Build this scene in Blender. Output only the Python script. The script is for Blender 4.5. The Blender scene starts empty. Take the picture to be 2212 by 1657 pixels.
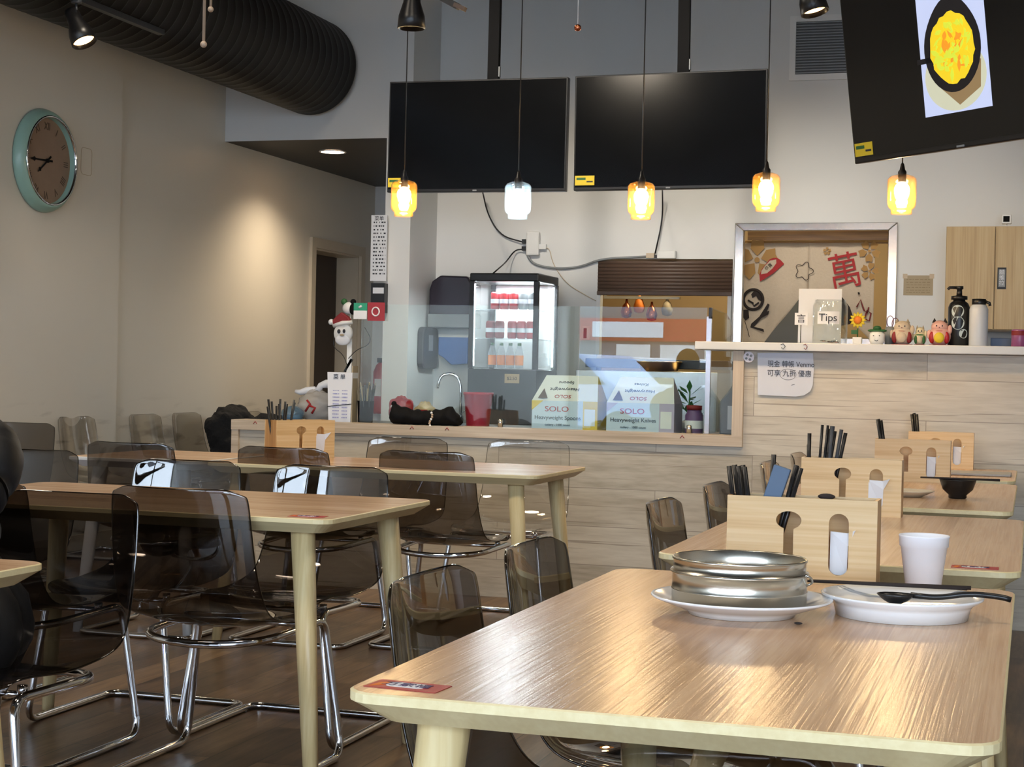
import bpy, bmesh, math, random
from mathutils import Vector, Matrix
random.seed(7)
S = bpy.context.scene
COL = S.collection
PI = math.pi

# ---------------------------------------------------------------- camera
F_PX, YAW, PITCH, ROLL, EYE = 3605.7, 0.3027, -0.007, 0.0224, 1.136
_f = Vector((-math.sin(YAW)*math.cos(PITCH), math.cos(YAW)*math.cos(PITCH), math.sin(PITCH)))
_r0 = Vector((math.cos(YAW), math.sin(YAW), 0)); _u0 = _r0.cross(_f)
_r = _r0*math.cos(ROLL) + _u0*math.sin(ROLL); _u = -_r0*math.sin(ROLL) + _u0*math.cos(ROLL)
cam = bpy.data.cameras.new('camera'); cam_o = bpy.data.objects.new('camera', cam); COL.objects.link(cam_o)
cam.sensor_width = 36.0; cam.lens = F_PX/2212*36.0; cam.clip_start = 0.05; cam.clip_end = 200
M = Matrix((_r, _u, -_f)).transposed().to_4x4(); M.translation = Vector((0, 0, EYE))
cam_o.matrix_world = M
S.camera = cam_o

# ---------------------------------------------------------------- world, exposure, large lights
S.view_settings.view_transform = 'Standard'; S.view_settings.look = 'None'
S.view_settings.gamma = 1.0; S.view_settings.use_curve_mapping = False
S.view_settings.exposure = 0.66
S.cycles.max_bounces = 12; S.cycles.transparent_max_bounces = 24; S.cycles.transmission_bounces = 8
S.cycles.glossy_bounces = 4; S.cycles.diffuse_bounces = 4; S.cycles.sample_clamp_indirect = 6
S.cycles.caustics_reflective = False; S.cycles.caustics_refractive = False
W = bpy.data.worlds.new('overcast_sky'); S.world = W; W.use_nodes = True
W.node_tree.nodes['Background'].inputs[0].default_value = (0.72, 0.84, 1.0, 1)
W.node_tree.nodes['Background'].inputs[1].default_value = 10.5

def light(name, kind, loc, energy, color, rot=(0, 0, 0), **kw):
    l = bpy.data.lights.new(name, kind); l.energy = energy; l.color = color
    for k, v in kw.items():
        if k == 'portal': l.cycles.is_portal = v
        else: setattr(l, k, v)
    o = bpy.data.objects.new(name, l); o.location = loc; o.rotation_euler = rot; COL.objects.link(o); return o
# daylight portals in the storefront windows (they only guide the sky light)
for px, pw in ((-4.35, 2.1), (-2.05, 2.1), (0.25, 2.1), (2.4, 1.8)):
    light('window_portal', 'AREA', (px, -3.4, 1.65), 1, (1, 1, 1), (PI/2, 0, 0), shape='RECTANGLE', size=pw, size_y=2.5, portal=True)
# warm ceiling lights of the dining room and added back wall spots, above the frame
for lx, ly, e in ((-3.6, 3.2, 34), (-1.2, 3.2, 22), (1.3, 3.2, 16), (-3.6, 6.6, 24)):
    light('ceiling_lamp_light', 'AREA', (lx, ly, 4.05), e, (1.0, 0.86, 0.68), (0, 0, 0), shape='DISK', size=0.5)
for lx in (-3.3, -2.1, -0.9):   # added unseen spots without fixtures, put in to brighten the lower back wall
    light('added_wall_spot', 'SPOT', (lx, 7.2, 4.1), 210, (1.0, 0.90, 0.76), Vector((0, 4.0, -2.6)).to_track_quat('-Z', 'Y').to_euler(), spot_size=0.75, spot_blend=1.0, shadow_soft_size=0.15)

# ---------------------------------------------------------------- colour and node helpers
def hx(h):
    h = h.lstrip('#'); c = [int(h[i:i+2], 16)/255 for i in (0, 2, 4)]
    return tuple((v/12.92 if v <= 0.04045 else ((v+0.055)/1.055)**2.4) for v in c) + (1.0,)
def new_mat(name):
    m = bpy.data.materials.new(name); m.use_nodes = True
    nt = m.node_tree; b = nt.nodes['Principled BSDF']; return m, nt, b
def N(nt, t, **kw):
    n = nt.nodes.new(t)
    for k, v in kw.items():
        if k.startswith('i_'):
            key = k[2:]; key = int(key) if key.isdigit() else key.replace('_', ' ')
            n.inputs[key].default_value = v
        else: setattr(n, k, v)
    return n
def plain(name, h, rough=0.5, metal=0.0, var=0.06, scale=8.0, bump=0.0, spec=None, coat=0.0):
    m, nt, b = new_mat(name); c = hx(h)
    b.inputs['Roughness'].default_value = rough; b.inputs['Metallic'].default_value = metal
    if coat: b.inputs['Coat Weight'].default_value = coat
    if spec is not None: b.inputs['Specular IOR Level'].default_value = spec
    tc = N(nt, 'ShaderNodeTexCoord'); no = N(nt, 'ShaderNodeTexNoise', i_Scale=scale, i_Detail=4.0)
    nt.links.new(tc.outputs['Object'], no.inputs['Vector'])
    mx = N(nt, 'ShaderNodeMix', data_type='RGBA')
    mx.inputs['A'].default_value = tuple(v*(1-var) for v in c[:3])+(1,); mx.inputs['B'].default_value = tuple(min(1, v*(1+var)) for v in c[:3])+(1,)
    nt.links.new(no.outputs['Fac'], mx.inputs['Factor']); nt.links.new(mx.outputs['Result'], b.inputs['Base Color'])
    if bump:
        bp = N(nt, 'ShaderNodeBump', i_Strength=bump, i_Distance=0.01)
        nt.links.new(no.outputs['Fac'], bp.inputs['Height']); nt.links.new(bp.outputs['Normal'], b.inputs['Normal'])
    return m
def emit(name, h, s):
    m, nt, b = new_mat(name); b.inputs['Base Color'].default_value = hx(h)
    b.inputs['Emission Color'].default_value = hx(h); b.inputs['Emission Strength'].default_value = s; return m
def sheet(name, tint, gl=1.0, rough=0.02, ior=1.5, haze=0.0, hz='#ffffff'):
    """thin clear sheet: tinted transparency with a Fresnel reflection"""
    m = bpy.data.materials.new(name); m.use_nodes = True; nt = m.node_tree
    nt.nodes.clear(); out = N(nt, 'ShaderNodeOutputMaterial')
    tr = N(nt, 'ShaderNodeBsdfTransparent'); tr.inputs[0].default_value = (*tint, 1)
    g = N(nt, 'ShaderNodeBsdfGlossy', i_Roughness=rough); g.inputs[0].default_value = (gl, gl, gl, 1)
    fr = N(nt, 'ShaderNodeFresnel'); gm = N(nt, 'ShaderNodeNewGeometry')
    sw = N(nt, 'ShaderNodeMix', data_type='FLOAT'); sw.inputs['A'].default_value = ior; sw.inputs['B'].default_value = 1/ior
    nt.links.new(gm.outputs['Backfacing'], sw.inputs['Factor']); nt.links.new(sw.outputs['Result'], fr.inputs['IOR']); mx = N(nt, 'ShaderNodeMixShader')
    base = tr
    if haze:
        d = N(nt, 'ShaderNodeBsdfDiffuse'); d.inputs[0].default_value = hx(hz)
        m2 = N(nt, 'ShaderNodeMixShader'); m2.inputs[0].default_value = haze
        nt.links.new(tr.outputs[0], m2.inputs[1]); nt.links.new(d.outputs[0], m2.inputs[2]); base = m2
    nt.links.new(fr.outputs[0], mx.inputs[0]); nt.links.new(base.outputs[0], mx.inputs[1]); nt.links.new(g.outputs[0], mx.inputs[2])
    nt.links.new(mx.outputs[0], out.inputs[0]); return m
def wood(name, dark, mid, light_, axis='Y', stave=0.0, rough=0.3, grain=1.0, bump=0.15, kn=0.0):
    m, nt, b = new_mat(name); L = nt.links.new
    tc = N(nt, 'ShaderNodeTexCoord')
    sc = {'X': (0.9, 14, 14), 'Y': (14, 0.9, 14), 'Z': (14, 14, 0.9)}[axis]
    mp = N(nt, 'ShaderNodeMapping'); mp.inputs['Scale'].default_value = sc; L(tc.outputs['Object'], mp.inputs['Vector'])
    n1 = N(nt, 'ShaderNodeTexNoise', i_Scale=1.6*grain, i_Detail=3.0, i_Distortion=0.6); L(mp.outputs[0], n1.inputs['Vector'])
    mp2 = N(nt, 'ShaderNodeMapping'); mp2.inputs['Scale'].default_value = tuple(v*(9 if v > 1 else 2) for v in sc); L(tc.outputs['Object'], mp2.inputs['Vector'])
    n2 = N(nt, 'ShaderNodeTexNoise', i_Scale=1.0*grain, i_Detail=4.0); L(mp2.outputs[0], n2.inputs['Vector'])
    add = N(nt, 'ShaderNodeMath', operation='MULTIPLY_ADD'); add.inputs[1].default_value = 0.45; L(n2.outputs['Fac'], add.inputs[0]); 
    m1 = N(nt, 'ShaderNodeMath', operation='MULTIPLY'); m1.inputs[1].default_value = 0.65; L(n1.outputs['Fac'], m1.inputs[0]); L(m1.outputs[0], add.inputs[2])
    last = add.outputs[0]
    if stave:
        sp = N(nt, 'ShaderNodeSeparateXYZ'); L(tc.outputs['Object'], sp.inputs[0])
        dv = N(nt, 'ShaderNodeMath', operation='DIVIDE'); dv.inputs[1].default_value = stave; L(sp.outputs[{'X': 1, 'Y': 0, 'Z': 0}[axis]], dv.inputs[0])
        fl = N(nt, 'ShaderNodeMath', operation='FLOOR'); L(dv.outputs[0], fl.inputs[0])
        wn = N(nt, 'ShaderNodeTexWhiteNoise', noise_dimensions='1D'); L(fl.outputs[0], wn.inputs['W'])
        ma = N(nt, 'ShaderNodeMath', operation='MULTIPLY_ADD'); ma.inputs[1].default_value = 0.26; L(wn.outputs['Value'], ma.inputs[0])
        sb = N(nt, 'ShaderNodeMath', operation='SUBTRACT'); sb.inputs[1].default_value = 0.13; L(last, sb.inputs[0]); L(sb.outputs[0], ma.inputs[2]); last = ma.outputs[0]
    cr = N(nt, 'ShaderNodeValToRGB'); e = cr.color_ramp.elements
    e[0].position = 0.36; e[0].color = hx(dark); e[1].position = 0.70; e[1].color = hx(light_)
    el = cr.color_ramp.elements.new(0.53); el.color = hx(mid)
    L(last, cr.inputs[0]); L(cr.outputs[0], b.inputs['Base Color'])
    bp = N(nt, 'ShaderNodeBump', i_Strength=bump, i_Distance=0.002); L(n2.outputs['Fac'], bp.inputs['Height']); L(bp.outputs['Normal'], b.inputs['Normal'])
    b.inputs['Roughness'].default_value = rough
    return m
def planks(name, axes, size, cols, rough=0.5, gap='#3a3028', gapw=0.006, stretch=8.0, crack=0.0, bump=0.2, spec=0.5):
    """boards laid in rows; axes = (along, across) object axes"""
    m, nt, b = new_mat(name); L = nt.links.new
    tc = N(nt, 'ShaderNodeTexCoord'); sp = N(nt, 'ShaderNodeSeparateXYZ'); L(tc.outputs['Object'], sp.inputs[0])
    cb = N(nt, 'ShaderNodeCombineXYZ'); L(sp.outputs['XYZ'.index(axes[0])], cb.inputs[0]); L(sp.outputs['XYZ'.index(axes[1])], cb.inputs[1])
    br = N(nt, 'ShaderNodeTexBrick', offset=0.37, offset_frequency=2, i_Scale=1.0)
    br.inputs['Brick Width'].default_value = size[0]; br.inputs['Row Height'].default_value = size[1]; br.inputs['Mortar Size'].default_value = gapw
    br.inputs['Color1'].default_value = (0, 0, 0, 1); br.inputs['Color2'].default_value = (1, 1, 1, 1); br.inputs['Mortar'].default_value = (0.5, 0.5, 0.5, 1); br.inputs['Bias'].default_value = 0.0
    L(cb.outputs[0], br.inputs['Vector'])
    mp = N(nt, 'ShaderNodeMapping'); mp.inputs['Scale'].default_value = (1.0, stretch, 1.0); L(cb.outputs[0], mp.inputs['Vector'])
    ad = N(nt, 'ShaderNodeVectorMath', operation='MULTIPLY_ADD'); ad.inputs[1].default_value = (7, 3, 5); L(br.outputs['Color'], ad.inputs[0]); L(mp.outputs[0], ad.inputs[2])
    n1 = N(nt, 'ShaderNodeTexNoise', i_Scale=1.8, i_Detail=6.0, i_Distortion=0.9); L(ad.outputs[0], n1.inputs['Vector'])
    n2 = N(nt, 'ShaderNodeTexNoise', i_Scale=9.0, i_Detail=5.0); L(ad.outputs[0], n2.inputs['Vector'])
    s1 = N(nt, 'ShaderNodeMath', operation='MULTIPLY_ADD'); s1.inputs[1].default_value = 0.22; L(br.outputs['Color'], s1.inputs[0]); 
    s0 = N(nt, 'ShaderNodeMath', operation='MULTIPLY_ADD'); s0.inputs[1].default_value = 0.35; L(n2.outputs['Fac'], s0.inputs[0]); s00 = N(nt, 'ShaderNodeMath', operation='MULTIPLY'); s00.inputs[1].default_value = 0.55; L(n1.outputs['Fac'], s00.inputs[0]); L(s00.outputs[0], s0.inputs[2]); L(s0.outputs[0], s1.inputs[2])
    cr = N(nt, 'ShaderNodeValToRGB'); e = cr.color_ramp.elements
    e[0].position = 0.34; e[0].color = hx(cols[0]); e[1].position = 0.76; e[1].color = hx(cols[2]); el = e.new(0.54); el.color = hx(cols[1]); L(s1.outputs[0], cr.inputs[0])
    col = cr.outputs[0]
    if crack:
        mp3 = N(nt, 'ShaderNodeMapping'); mp3.inputs['Scale'].default_value = (1.0, stretch*1.3, 1.0); L(ad.outputs[0], mp3.inputs['Vector'])
        n3 = N(nt, 'ShaderNodeTexNoise', i_Scale=1.1, i_Detail=2.0, i_Distortion=1.6); L(mp3.outputs[0], n3.inputs['Vector'])
        c3 = N(nt, 'ShaderNodeValToRGB'); q = c3.color_ramp.elements; q[0].position = 0.28; q[0].color = (1, 1, 1, 1); q[1].position = 0.36; q[1].color = (0, 0, 0, 1); L(n3.outputs['Fac'], c3.inputs[0])
        vm = N(nt, 'ShaderNodeMath', operation='MULTIPLY'); vm.inputs[1].default_value = crack; L(c3.outputs[0], vm.inputs[0])
        mc = N(nt, 'ShaderNodeMix', data_type='RGBA'); mc.inputs['B'].default_value = hx('#6d5a4a'); L(vm.outputs[0], mc.inputs['Factor']); L(col, mc.inputs['A']); col = mc.outputs['Result']
    mg = N(nt, 'ShaderNodeMix', data_type='RGBA'); mg.inputs['B'].default_value = hx(gap); L(br.outputs['Fac'], mg.inputs['Factor']); L(col, mg.inputs['A']); L(mg.outputs['Result'], b.inputs['Base Color'])
    b.inputs['Roughness'].default_value = rough; b.inputs['Specular IOR Level'].default_value = spec
    bp = N(nt, 'ShaderNodeBump', i_Strength=bump, i_Distance=0.002); L(n2.outputs['Fac'], bp.inputs['Height']); L(bp.outputs['Normal'], b.inputs['Normal'])
    return m
def wall_mat(name, h, rough=0.45, stains=0.0):
    m, nt, b = new_mat(name); L = nt.links.new; tc = N(nt, 'ShaderNodeTexCoord')
    n = N(nt, 'ShaderNodeTexNoise', i_Scale=0.8, i_Detail=5.0); L(tc.outputs['Object'], n.inputs['Vector'])
    c = hx(h); mx = N(nt, 'ShaderNodeMix', data_type='RGBA'); mx.inputs['A'].default_value = tuple(v*0.95 for v in c[:3])+(1,); mx.inputs['B'].default_value = tuple(min(1, v*1.04) for v in c[:3])+(1,)
    L(n.outputs['Fac'], mx.inputs['Factor']); col = mx.outputs['Result']
    if stains:
        mp = N(nt, 'ShaderNodeMapping'); mp.inputs['Scale'].default_value = (1, 1, 5); L(tc.outputs['Object'], mp.inputs['Vector'])
        n4 = N(nt, 'ShaderNodeTexNoise', i_Scale=2.2, i_Detail=6.0, i_Distortion=0.8); L(mp.outputs[0], n4.inputs['Vector'])
        cr = N(nt, 'ShaderNodeValToRGB'); cr.color_ramp.elements[0].position = 0.56; cr.color_ramp.elements[1].position = 0.72; L(n4.outputs['Fac'], cr.inputs[0])
        sp = N(nt, 'ShaderNodeSeparateXYZ'); L(tc.outputs['Object'], sp.inputs[0])
        mr = N(nt, 'ShaderNodeMapRange'); mr.inputs[1].default_value = 0.95; mr.inputs[2].default_value = 0.6; mr.inputs[3].default_value = 0; mr.inputs[4].default_value = stains; L(sp.outputs[2], mr.inputs[0])
        mm = N(nt, 'ShaderNodeMath', operation='MULTIPLY'); L(cr.outputs[0], mm.inputs[0]); L(mr.outputs[0], mm.inputs[1])
        m2 = N(nt, 'ShaderNodeMix', data_type='RGBA'); m2.inputs['B'].default_value = hx('#4a4034'); L(mm.outputs[0], m2.inputs['Factor']); L(col, m2.inputs['A']); col = m2.outputs['Result']
    L(col, b.inputs['Base Color']); b.inputs['Roughness'].default_value = rough
    n3 = N(nt, 'ShaderNodeTexNoise', i_Scale=220.0, i_Detail=2.0); L(tc.outputs['Object'], n3.inputs['Vector'])
    bp = N(nt, 'ShaderNodeBump', i_Strength=0.08, i_Distance=0.002); L(n3.outputs['Fac'], bp.inputs['Height']); L(bp.outputs['Normal'], b.inputs['Normal'])
    return m

MT = {}
MT['wall_cream'] = wall_mat('painted_cream_wall', '#d3cec2', 0.34, stains=0.8)
MT['wall_white'] = wall_mat('painted_pale_wall', '#d9dad9', 0.6)
MT['ceiling'] = plain('dark_ceiling_paint', '#4a4745', 0.8)
MT['soffit'] = plain('dark_soffit_paint', '#262019', 0.5)
MT['floor'] = planks('dark_vinyl_planks', 'YX', (1.2, 0.15), ('#38291d', '#5d4530', '#84684b'), rough=0.32, gap='#1a120d', gapw=0.002, stretch=9.0, bump=0.15)
MT['panel'] = planks('pale_oak_laminate_boards', 'XZ', (1.28, 0.19), ('#a59b89', '#c1b8a7', '#d3cbbb'), rough=0.5, gap='#93897c', gapw=0.0016, stretch=7.0, crack=0.55, bump=0.08)
MT['trimwood'] = wood('pale_oak_trim', '#a8977f', '#c2b09a', '#d0c1ac', 'X', rough=0.45)
MT['table'] = wood('ash_veneer_top', '#b5916f', '#c8a481', '#d5b593', 'Y', stave=0.105, rough=0.24, grain=1.5, bump=0.25)
MT['edge'] = wood('ash_solid_edge', '#d8c696', '#decd9e', '#e4d5a8', 'Y', rough=0.4)
MT['legwood'] = wood('ash_leg', '#c8b07e', '#d8c290', '#e4d2a4', 'Z', rough=0.38)
MT['bamboo'] = wood('bamboo_board', '#c8a06a', '#dab884', '#e6ca9c', 'X', stave=0.0, rough=0.42)
MT['smoke'] = sheet('smoke_tinted_acrylic', (0.455, 0.435, 0.42), 1.0, 0.01, 1.62)
MT['edge_smoke'] = sheet('smoke_acrylic_edge', (0.12, 0.11, 0.10), 1.0, 0.05, 1.6)
MT['edge_clear'] = sheet('clear_acrylic_edge', (0.55, 0.54, 0.52), 1.0, 0.05, 1.6)
MT['brownsmoke'] = sheet('brown_tinted_acrylic', (0.76, 0.72, 0.68), 1.0, 0.01, 1.5)
MT['clear'] = sheet('clear_acrylic', (0.95, 0.945, 0.935), 1.0, 0.01, 1.45)
MT['palesmoke'] = sheet('pale_grey_acrylic', (0.85, 0.84, 0.82), 1.0, 0.02, 1.5)
MT['chrome'] = plain('chrome', '#d6d8dc', 0.09, 1.0, 0.01)
MT['steel'] = plain('brushed_steel', '#c6c4be', 0.22, 1.0, 0.05, 20)
MT['worn_steel'] = plain('worn_steamer_steel', '#d2cdc0', 0.25, 1.0, 0.2, 14)
MT['frame_steel'] = plain('polished_steel_frame', '#e0ddd6', 0.18, 1.0, 0.03)
MT['glass'] = sheet('counter_glass', (0.93, 0.97, 0.95), 1.0, 0.005, 1.5)
MT['winglass'] = sheet('window_glass', (0.96, 0.97, 0.97), 1.0, 0.0, 1.5)
MT['jar_amber'] = sheet('amber_glass', (0.98, 0.935, 0.84), 1.0, 0.03, 1.45, haze=0.05, hz='#e8a848')
MT['jar_clear'] = sheet('clear_blown_glass', (0.95, 0.98, 0.99), 1.0, 0.03, 1.4, haze=0.05, hz='#dfeef4')
MT['jar'] = sheet('tip_jar_glass', (0.95, 0.96, 0.95), 1.0, 0.02, 1.5)
MT['black'] = plain('black_plastic', '#141416', 0.35)
MT['blackmatte'] = plain('black_matte', '#09090b', 0.8, spec=0.2)
MT['screen'] = plain('black_display_glass', '#050608', 0.14, 0, 0.02, 3, spec=0.4)
MT['duct'] = plain('dark_duct_metal', '#0d0b09', 0.5, 0.0, 0.1, 2, spec=0.25)
MT['white'] = plain('white_plastic', '#e4e4e2', 0.4)
MT['whitegloss'] = plain('white_glazed_ceramic', '#f0f1f2', 0.12, 0, 0.01, 5, coat=0.3)
MT['paper'] = plain('white_paper', '#dfe1e6', 0.7, 0, 0.02, 20)
MT['foam'] = plain('white_foam', '#eeeff4', 0.6, 0, 0.02, 60)
MT['ink'] = plain('dark_ink', '#2a2f38', 0.7)
MT['redink'] = plain('red_ink', '#a31f22', 0.7)
MT['red'] = plain('red_plastic', '#a5121e', 0.4)
MT['darkred'] = plain('dark_red', '#7d1a1f', 0.6)
MT['pinkred'] = plain('raspberry_plastic', '#b8293f', 0.4)
MT['yellow'] = plain('yellow_card', '#d8bd2c', 0.6)
MT['orange'] = plain('orange_petal', '#e07a1c', 0.6)
MT['green'] = plain('green_leafy', '#2c6134', 0.6, var=0.2)
MT['mint'] = plain('mint_enamel', '#8fb3a8', 0.35, 0, 0.08, 20)
MT['dial'] = plain('aged_clock_dial', '#8b7460', 0.6, 0, 0.14, 14)
MT['brown'] = plain('brown_door', '#3a2d22', 0.55)
MT['doorframe'] = plain('cream_gloss_trim', '#c3b8a4', 0.35)
MT['grey'] = plain('grey_plastic', '#84888a', 0.4)
MT['darkgrey'] = plain('dark_grey_plastic', '#3a3d42', 0.4)
MT['fridge'] = plain('charcoal_fridge_shell', '#2c333a', 0.45)
MT['blue'] = plain('blue_plastic', '#4f74b4', 0.4)
MT['bluegrey'] = plain('blue_grey_sleeve', '#566b84', 0.55)
MT['cardw'] = plain('white_carton', '#dfe4e6', 0.55)
MT['cardb'] = plain('pale_blue_carton', '#c4d6e8', 0.5)
MT['kraft'] = plain('kraft_paper', '#a99a80', 0.8)
MT['linen'] = plain('linen_cloth', '#c6b6a0', 0.9, 0, 0.06, 60, bump=0.3)
MT['tan'] = plain('tan_print', '#a8824e', 0.85)
MT['darkprint'] = plain('dark_brown_print', '#2c2320', 0.85)
MT['maple'] = wood('maple_laminate', '#a88c5e', '#bb9f70', '#c6ad80', 'Z', rough=0.4, bump=0.05)
MT['shutter'] = plain('brown_shutter', '#5a473b', 0.5)
MT['kitchen'] = plain('warm_kitchen_wall', '#8a7350', 0.6)
MT['copper'] = plain('copper', '#c4704e', 0.25, 1.0)
MT['beige'] = plain('beige_bead', '#b09a84', 0.5)
MT['coat'] = plain('black_down_coat', '#07080c', 0.55, 0, 0.3, 12, bump=0.25)
MT['fur'] = plain('black_fur', '#0c0b0c', 0.95, 0, 0.5, 40, bump=1.0)
MT['skin'] = plain('skin', '#c99b7a', 0.5)
MT['hair'] = plain('dark_hair', '#1b130f', 0.6)
MT['denim'] = plain('dark_trousers', '#15171f', 0.8)
MT['bag'] = sheet('thin_white_bag', (0.80, 0.79, 0.77), 0.6, 0.25, 1.3, haze=0.5, hz='#d9d3cb')
MT['tub'] = sheet('blue_tinted_tub', (0.60, 0.74, 0.84), 1.0, 0.05, 1.45, haze=0.25, hz='#7f9fb8')
MT['clearplastic'] = sheet('clear_plastic', (0.90, 0.91, 0.92), 1.0, 0.05, 1.4, haze=0.25, hz='#c8ccd2')
MT['led'] = emit('cool_led', '#e6f4ff', 25.0)
MT['bulb'] = emit('warm_bulb', '#ffe2b8', 60.0)
MT['bulbcool'] = emit('cool_bulb', '#e8f6ff', 45.0)
MT['lampface'] = emit('warm_lamp_face', '#ffbf78', 9.0)
MT['downlightface'] = emit('warm_downlight_face', '#ffe0c0', 12.0)
MT['sprint_w'] = emit('lit_screen_lavender', '#b4bfe0', 0.46)
MT['sprint_k'] = emit('lit_screen_black', '#0a0a10', 0.37)
MT['sprint_y'] = emit('lit_screen_yellow', '#d8bc1e', 0.50)
MT['sprint_y2'] = emit('lit_screen_lime', '#c2cc3a', 0.50)
MT['sprint_o'] = emit('lit_screen_orange', '#d98a20', 0.50)
MT['sprint_b'] = emit('lit_screen_wood', '#8a7350', 0.37)
MT['sprint_p'] = emit('lit_screen_plate', '#bdbfa8', 0.43)

# ---------------------------------------------------------------- mesh builder
class MB:
    def __init__(s): s.v = []; s.f = []; s.mi = []; s.mats = []; s.sm = []
    def _m(s, mat):
        mat = MT[mat] if isinstance(mat, str) else mat
        if mat not in s.mats: s.mats.append(mat)
        return s.mats.index(mat)
    def add(s, vs, fs, mat, smooth=False, T=None):
        o = len(s.v); i = s._m(mat)
        s.v += [tuple(T @ Vector(v)) if T else tuple(v) for v in vs]
        for f in fs: s.f.append([o+k for k in f]); s.mi.append(i); s.sm.append(smooth)
        return s
    def box(s, a, b, mat, T=None, taper=None):
        (x0, y0, z0), (x1, y1, z1) = a, b
        vs = [(x0, y0, z0), (x1, y0, z0), (x1, y1, z0), (x0, y1, z0), (x0, y0, z1), (x1, y0, z1), (x1, y1, z1), (x0, y1, z1)]
        if taper:
            cx, cy = (x0+x1)/2, (y0+y1)/2
            vs = vs[:4] + [(cx+(x-cx)*taper, cy+(y-cy)*taper, z) for x, y, z in vs[4:]]
        return s.add(vs, [(0, 3, 2, 1), (4, 5, 6, 7), (0, 1, 5, 4), (1, 2, 6, 5), (2, 3, 7, 6), (3, 0, 4, 7)], mat, False, T)
    def cbox(s, c, d, mat, T=None, taper=None):
        return s.box([c[i]-d[i]/2 for i in range(3)], [c[i]+d[i]/2 for i in range(3)], mat, T, taper)
    def tube(s, pts, r, mat, n=10, closed=False, cap=True, T=None):
        P = [Vector(p) for p in pts]; m = len(P); rs = r if isinstance(r, (list, tuple)) else [r]*m
        vs = []; up = None
        for i, p in enumerate(P):
            if closed: t = P[(i+1) % m]-P[i-1]
            else: t = P[min(i+1, m-1)]-P[max(i-1, 0)]
            t.normalize()
            if up is None:
                up = Vector((0, 0, 1)) if abs(t.z) < 0.9 else Vector((1, 0, 0))
            a = (up - t*up.dot(t)); a.normalize(); up = a; b = t.cross(a)
            for k in range(n):
                w = 2*PI*k/n; vs.append(p + (a*math.cos(w)+b*math.sin(w))*rs[i])
        fs = []
        for i in range(m if closed else m-1):
            j = (i+1) % m
            for k in range(n): fs.append((i*n+k, i*n+(k+1) % n, j*n+(k+1) % n, j*n+k))
        if not closed and cap: fs += [tuple(reversed(range(n))), tuple((m-1)*n+k for k in range(n))]
        return s.add(vs, fs, mat, True, T)
    def lathe(s, prof, mat, n=32, c=(0, 0, 0), T=None, sx=1, sy=1, smooth=True, cap=True):
        vs = []; fs = []; m = len(prof)
        for r, z in prof:
            for k in range(n):
                w = 2*PI*k/n; vs.append((c[0]+r*sx*math.cos(w), c[1]+r*sy*math.sin(w), c[2]+z))
        for i in range(m-1):
            for k in range(n): fs.append((i*n+k, i*n+(k+1) % n, (i+1)*n+(k+1) % n, (i+1)*n+k))
        if cap:
            if prof[0][0] > 1e-5: fs.append(tuple(reversed(range(n))))
            if prof[-1][0] > 1e-5: fs.append(tuple((m-1)*n+k for k in range(n)))
        return s.add(vs, fs, mat, smooth, T)
    def ball(s, c, r, mat, n=16, m=10, T=None):
        rx, ry, rz = r if isinstance(r, (tuple, list)) else (r, r, r)
        vs = [(c[0], c[1], c[2]-rz)]; fs = []
        for i in range(1, m):
            a = -PI/2+PI*i/m
            for k in range(n): vs.append((c[0]+rx*math.cos(a)*math.cos(2*PI*k/n), c[1]+ry*math.cos(a)*math.sin(2*PI*k/n), c[2]+rz*math.sin(a)))
        vs.append((c[0], c[1], c[2]+rz)); top = len(vs)-1
        for k in range(n): fs.append((0, 1+(k+1) % n, 1+k)); fs.append((top, 1+(m-2)*n+k, 1+(m-2)*n+(k+1) % n))
        for i in range(m-2):
            for k in range(n): fs.append((1+i*n+k, 1+i*n+(k+1) % n, 1+(i+1)*n+(k+1) % n, 1+(i+1)*n+k))
        return s.add(vs, fs, mat, True, T)
    def prism(s, poly, h0, h1, mat, T=None, smooth=False):
        """poly in local XY, extruded along Z"""
        n = len(poly); vs = [(x, y, h0) for x, y in poly]+[(x, y, h1) for x, y in poly]
        fs = [tuple(reversed(range(n))), tuple(range(n, 2*n))]+[(k, (k+1) % n, n+(k+1) % n, n+k) for k in range(n)]
        return s.add(vs, fs, mat, smooth, T)
    def loft(s, loops, mat, smooth=False, cap=True):
        n = len(loops[0]); vs = [v for l in loops for v in l]; fs = []
        for i in range(len(loops)-1):
            for k in range(n): fs.append((i*n+k, i*n+(k+1) % n, (i+1)*n+(k+1) % n, (i+1)*n+k))
        if cap: fs += [tuple(reversed(range(n))), tuple((len(loops)-1)*n+k for k in range(n))]
        return s.add(vs, fs, mat, smooth)
    def build(s, name, parent=None, loc=(0, 0, 0), rot=(0, 0, 0), bevel=0.0, label=None, auto=True, fix=True):
        me = bpy.data.meshes.new(name); me.from_pydata(s.v, [], s.f)
        for m in s.mats: me.materials.append(m)
        for p, i, sm in zip(me.polygons, s.mi, s.sm): p.material_index = i; p.use_smooth = sm
        if fix:
            bm = bmesh.new(); bm.from_mesh(me); bmesh.ops.recalc_face_normals(bm, faces=bm.faces); bm.to_mesh(me); bm.free()
        me.update()
        o = bpy.data.objects.new(name, me); COL.objects.link(o); o.location = loc; o.rotation_euler = rot
        if parent: o.parent = parent
        if label: o['label'] = label
        if bevel:
            b = o.modifiers.new('edge_round', 'BEVEL'); b.width = bevel; b.segments = 2; b.limit_method = 'ANGLE'
        return o
def thing(name, label, cat, loc=(0, 0, 0), rotz=0.0, group=None, rot=None):
    o = bpy.data.objects.new(name, None); o.empty_display_size = 0.05; COL.objects.link(o)
    o.location = loc; o.rotation_euler = rot if rot else (0, 0, rotz)
    o['label'] = label; o['category'] = cat
    if group: o['group'] = group
    return o
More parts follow.
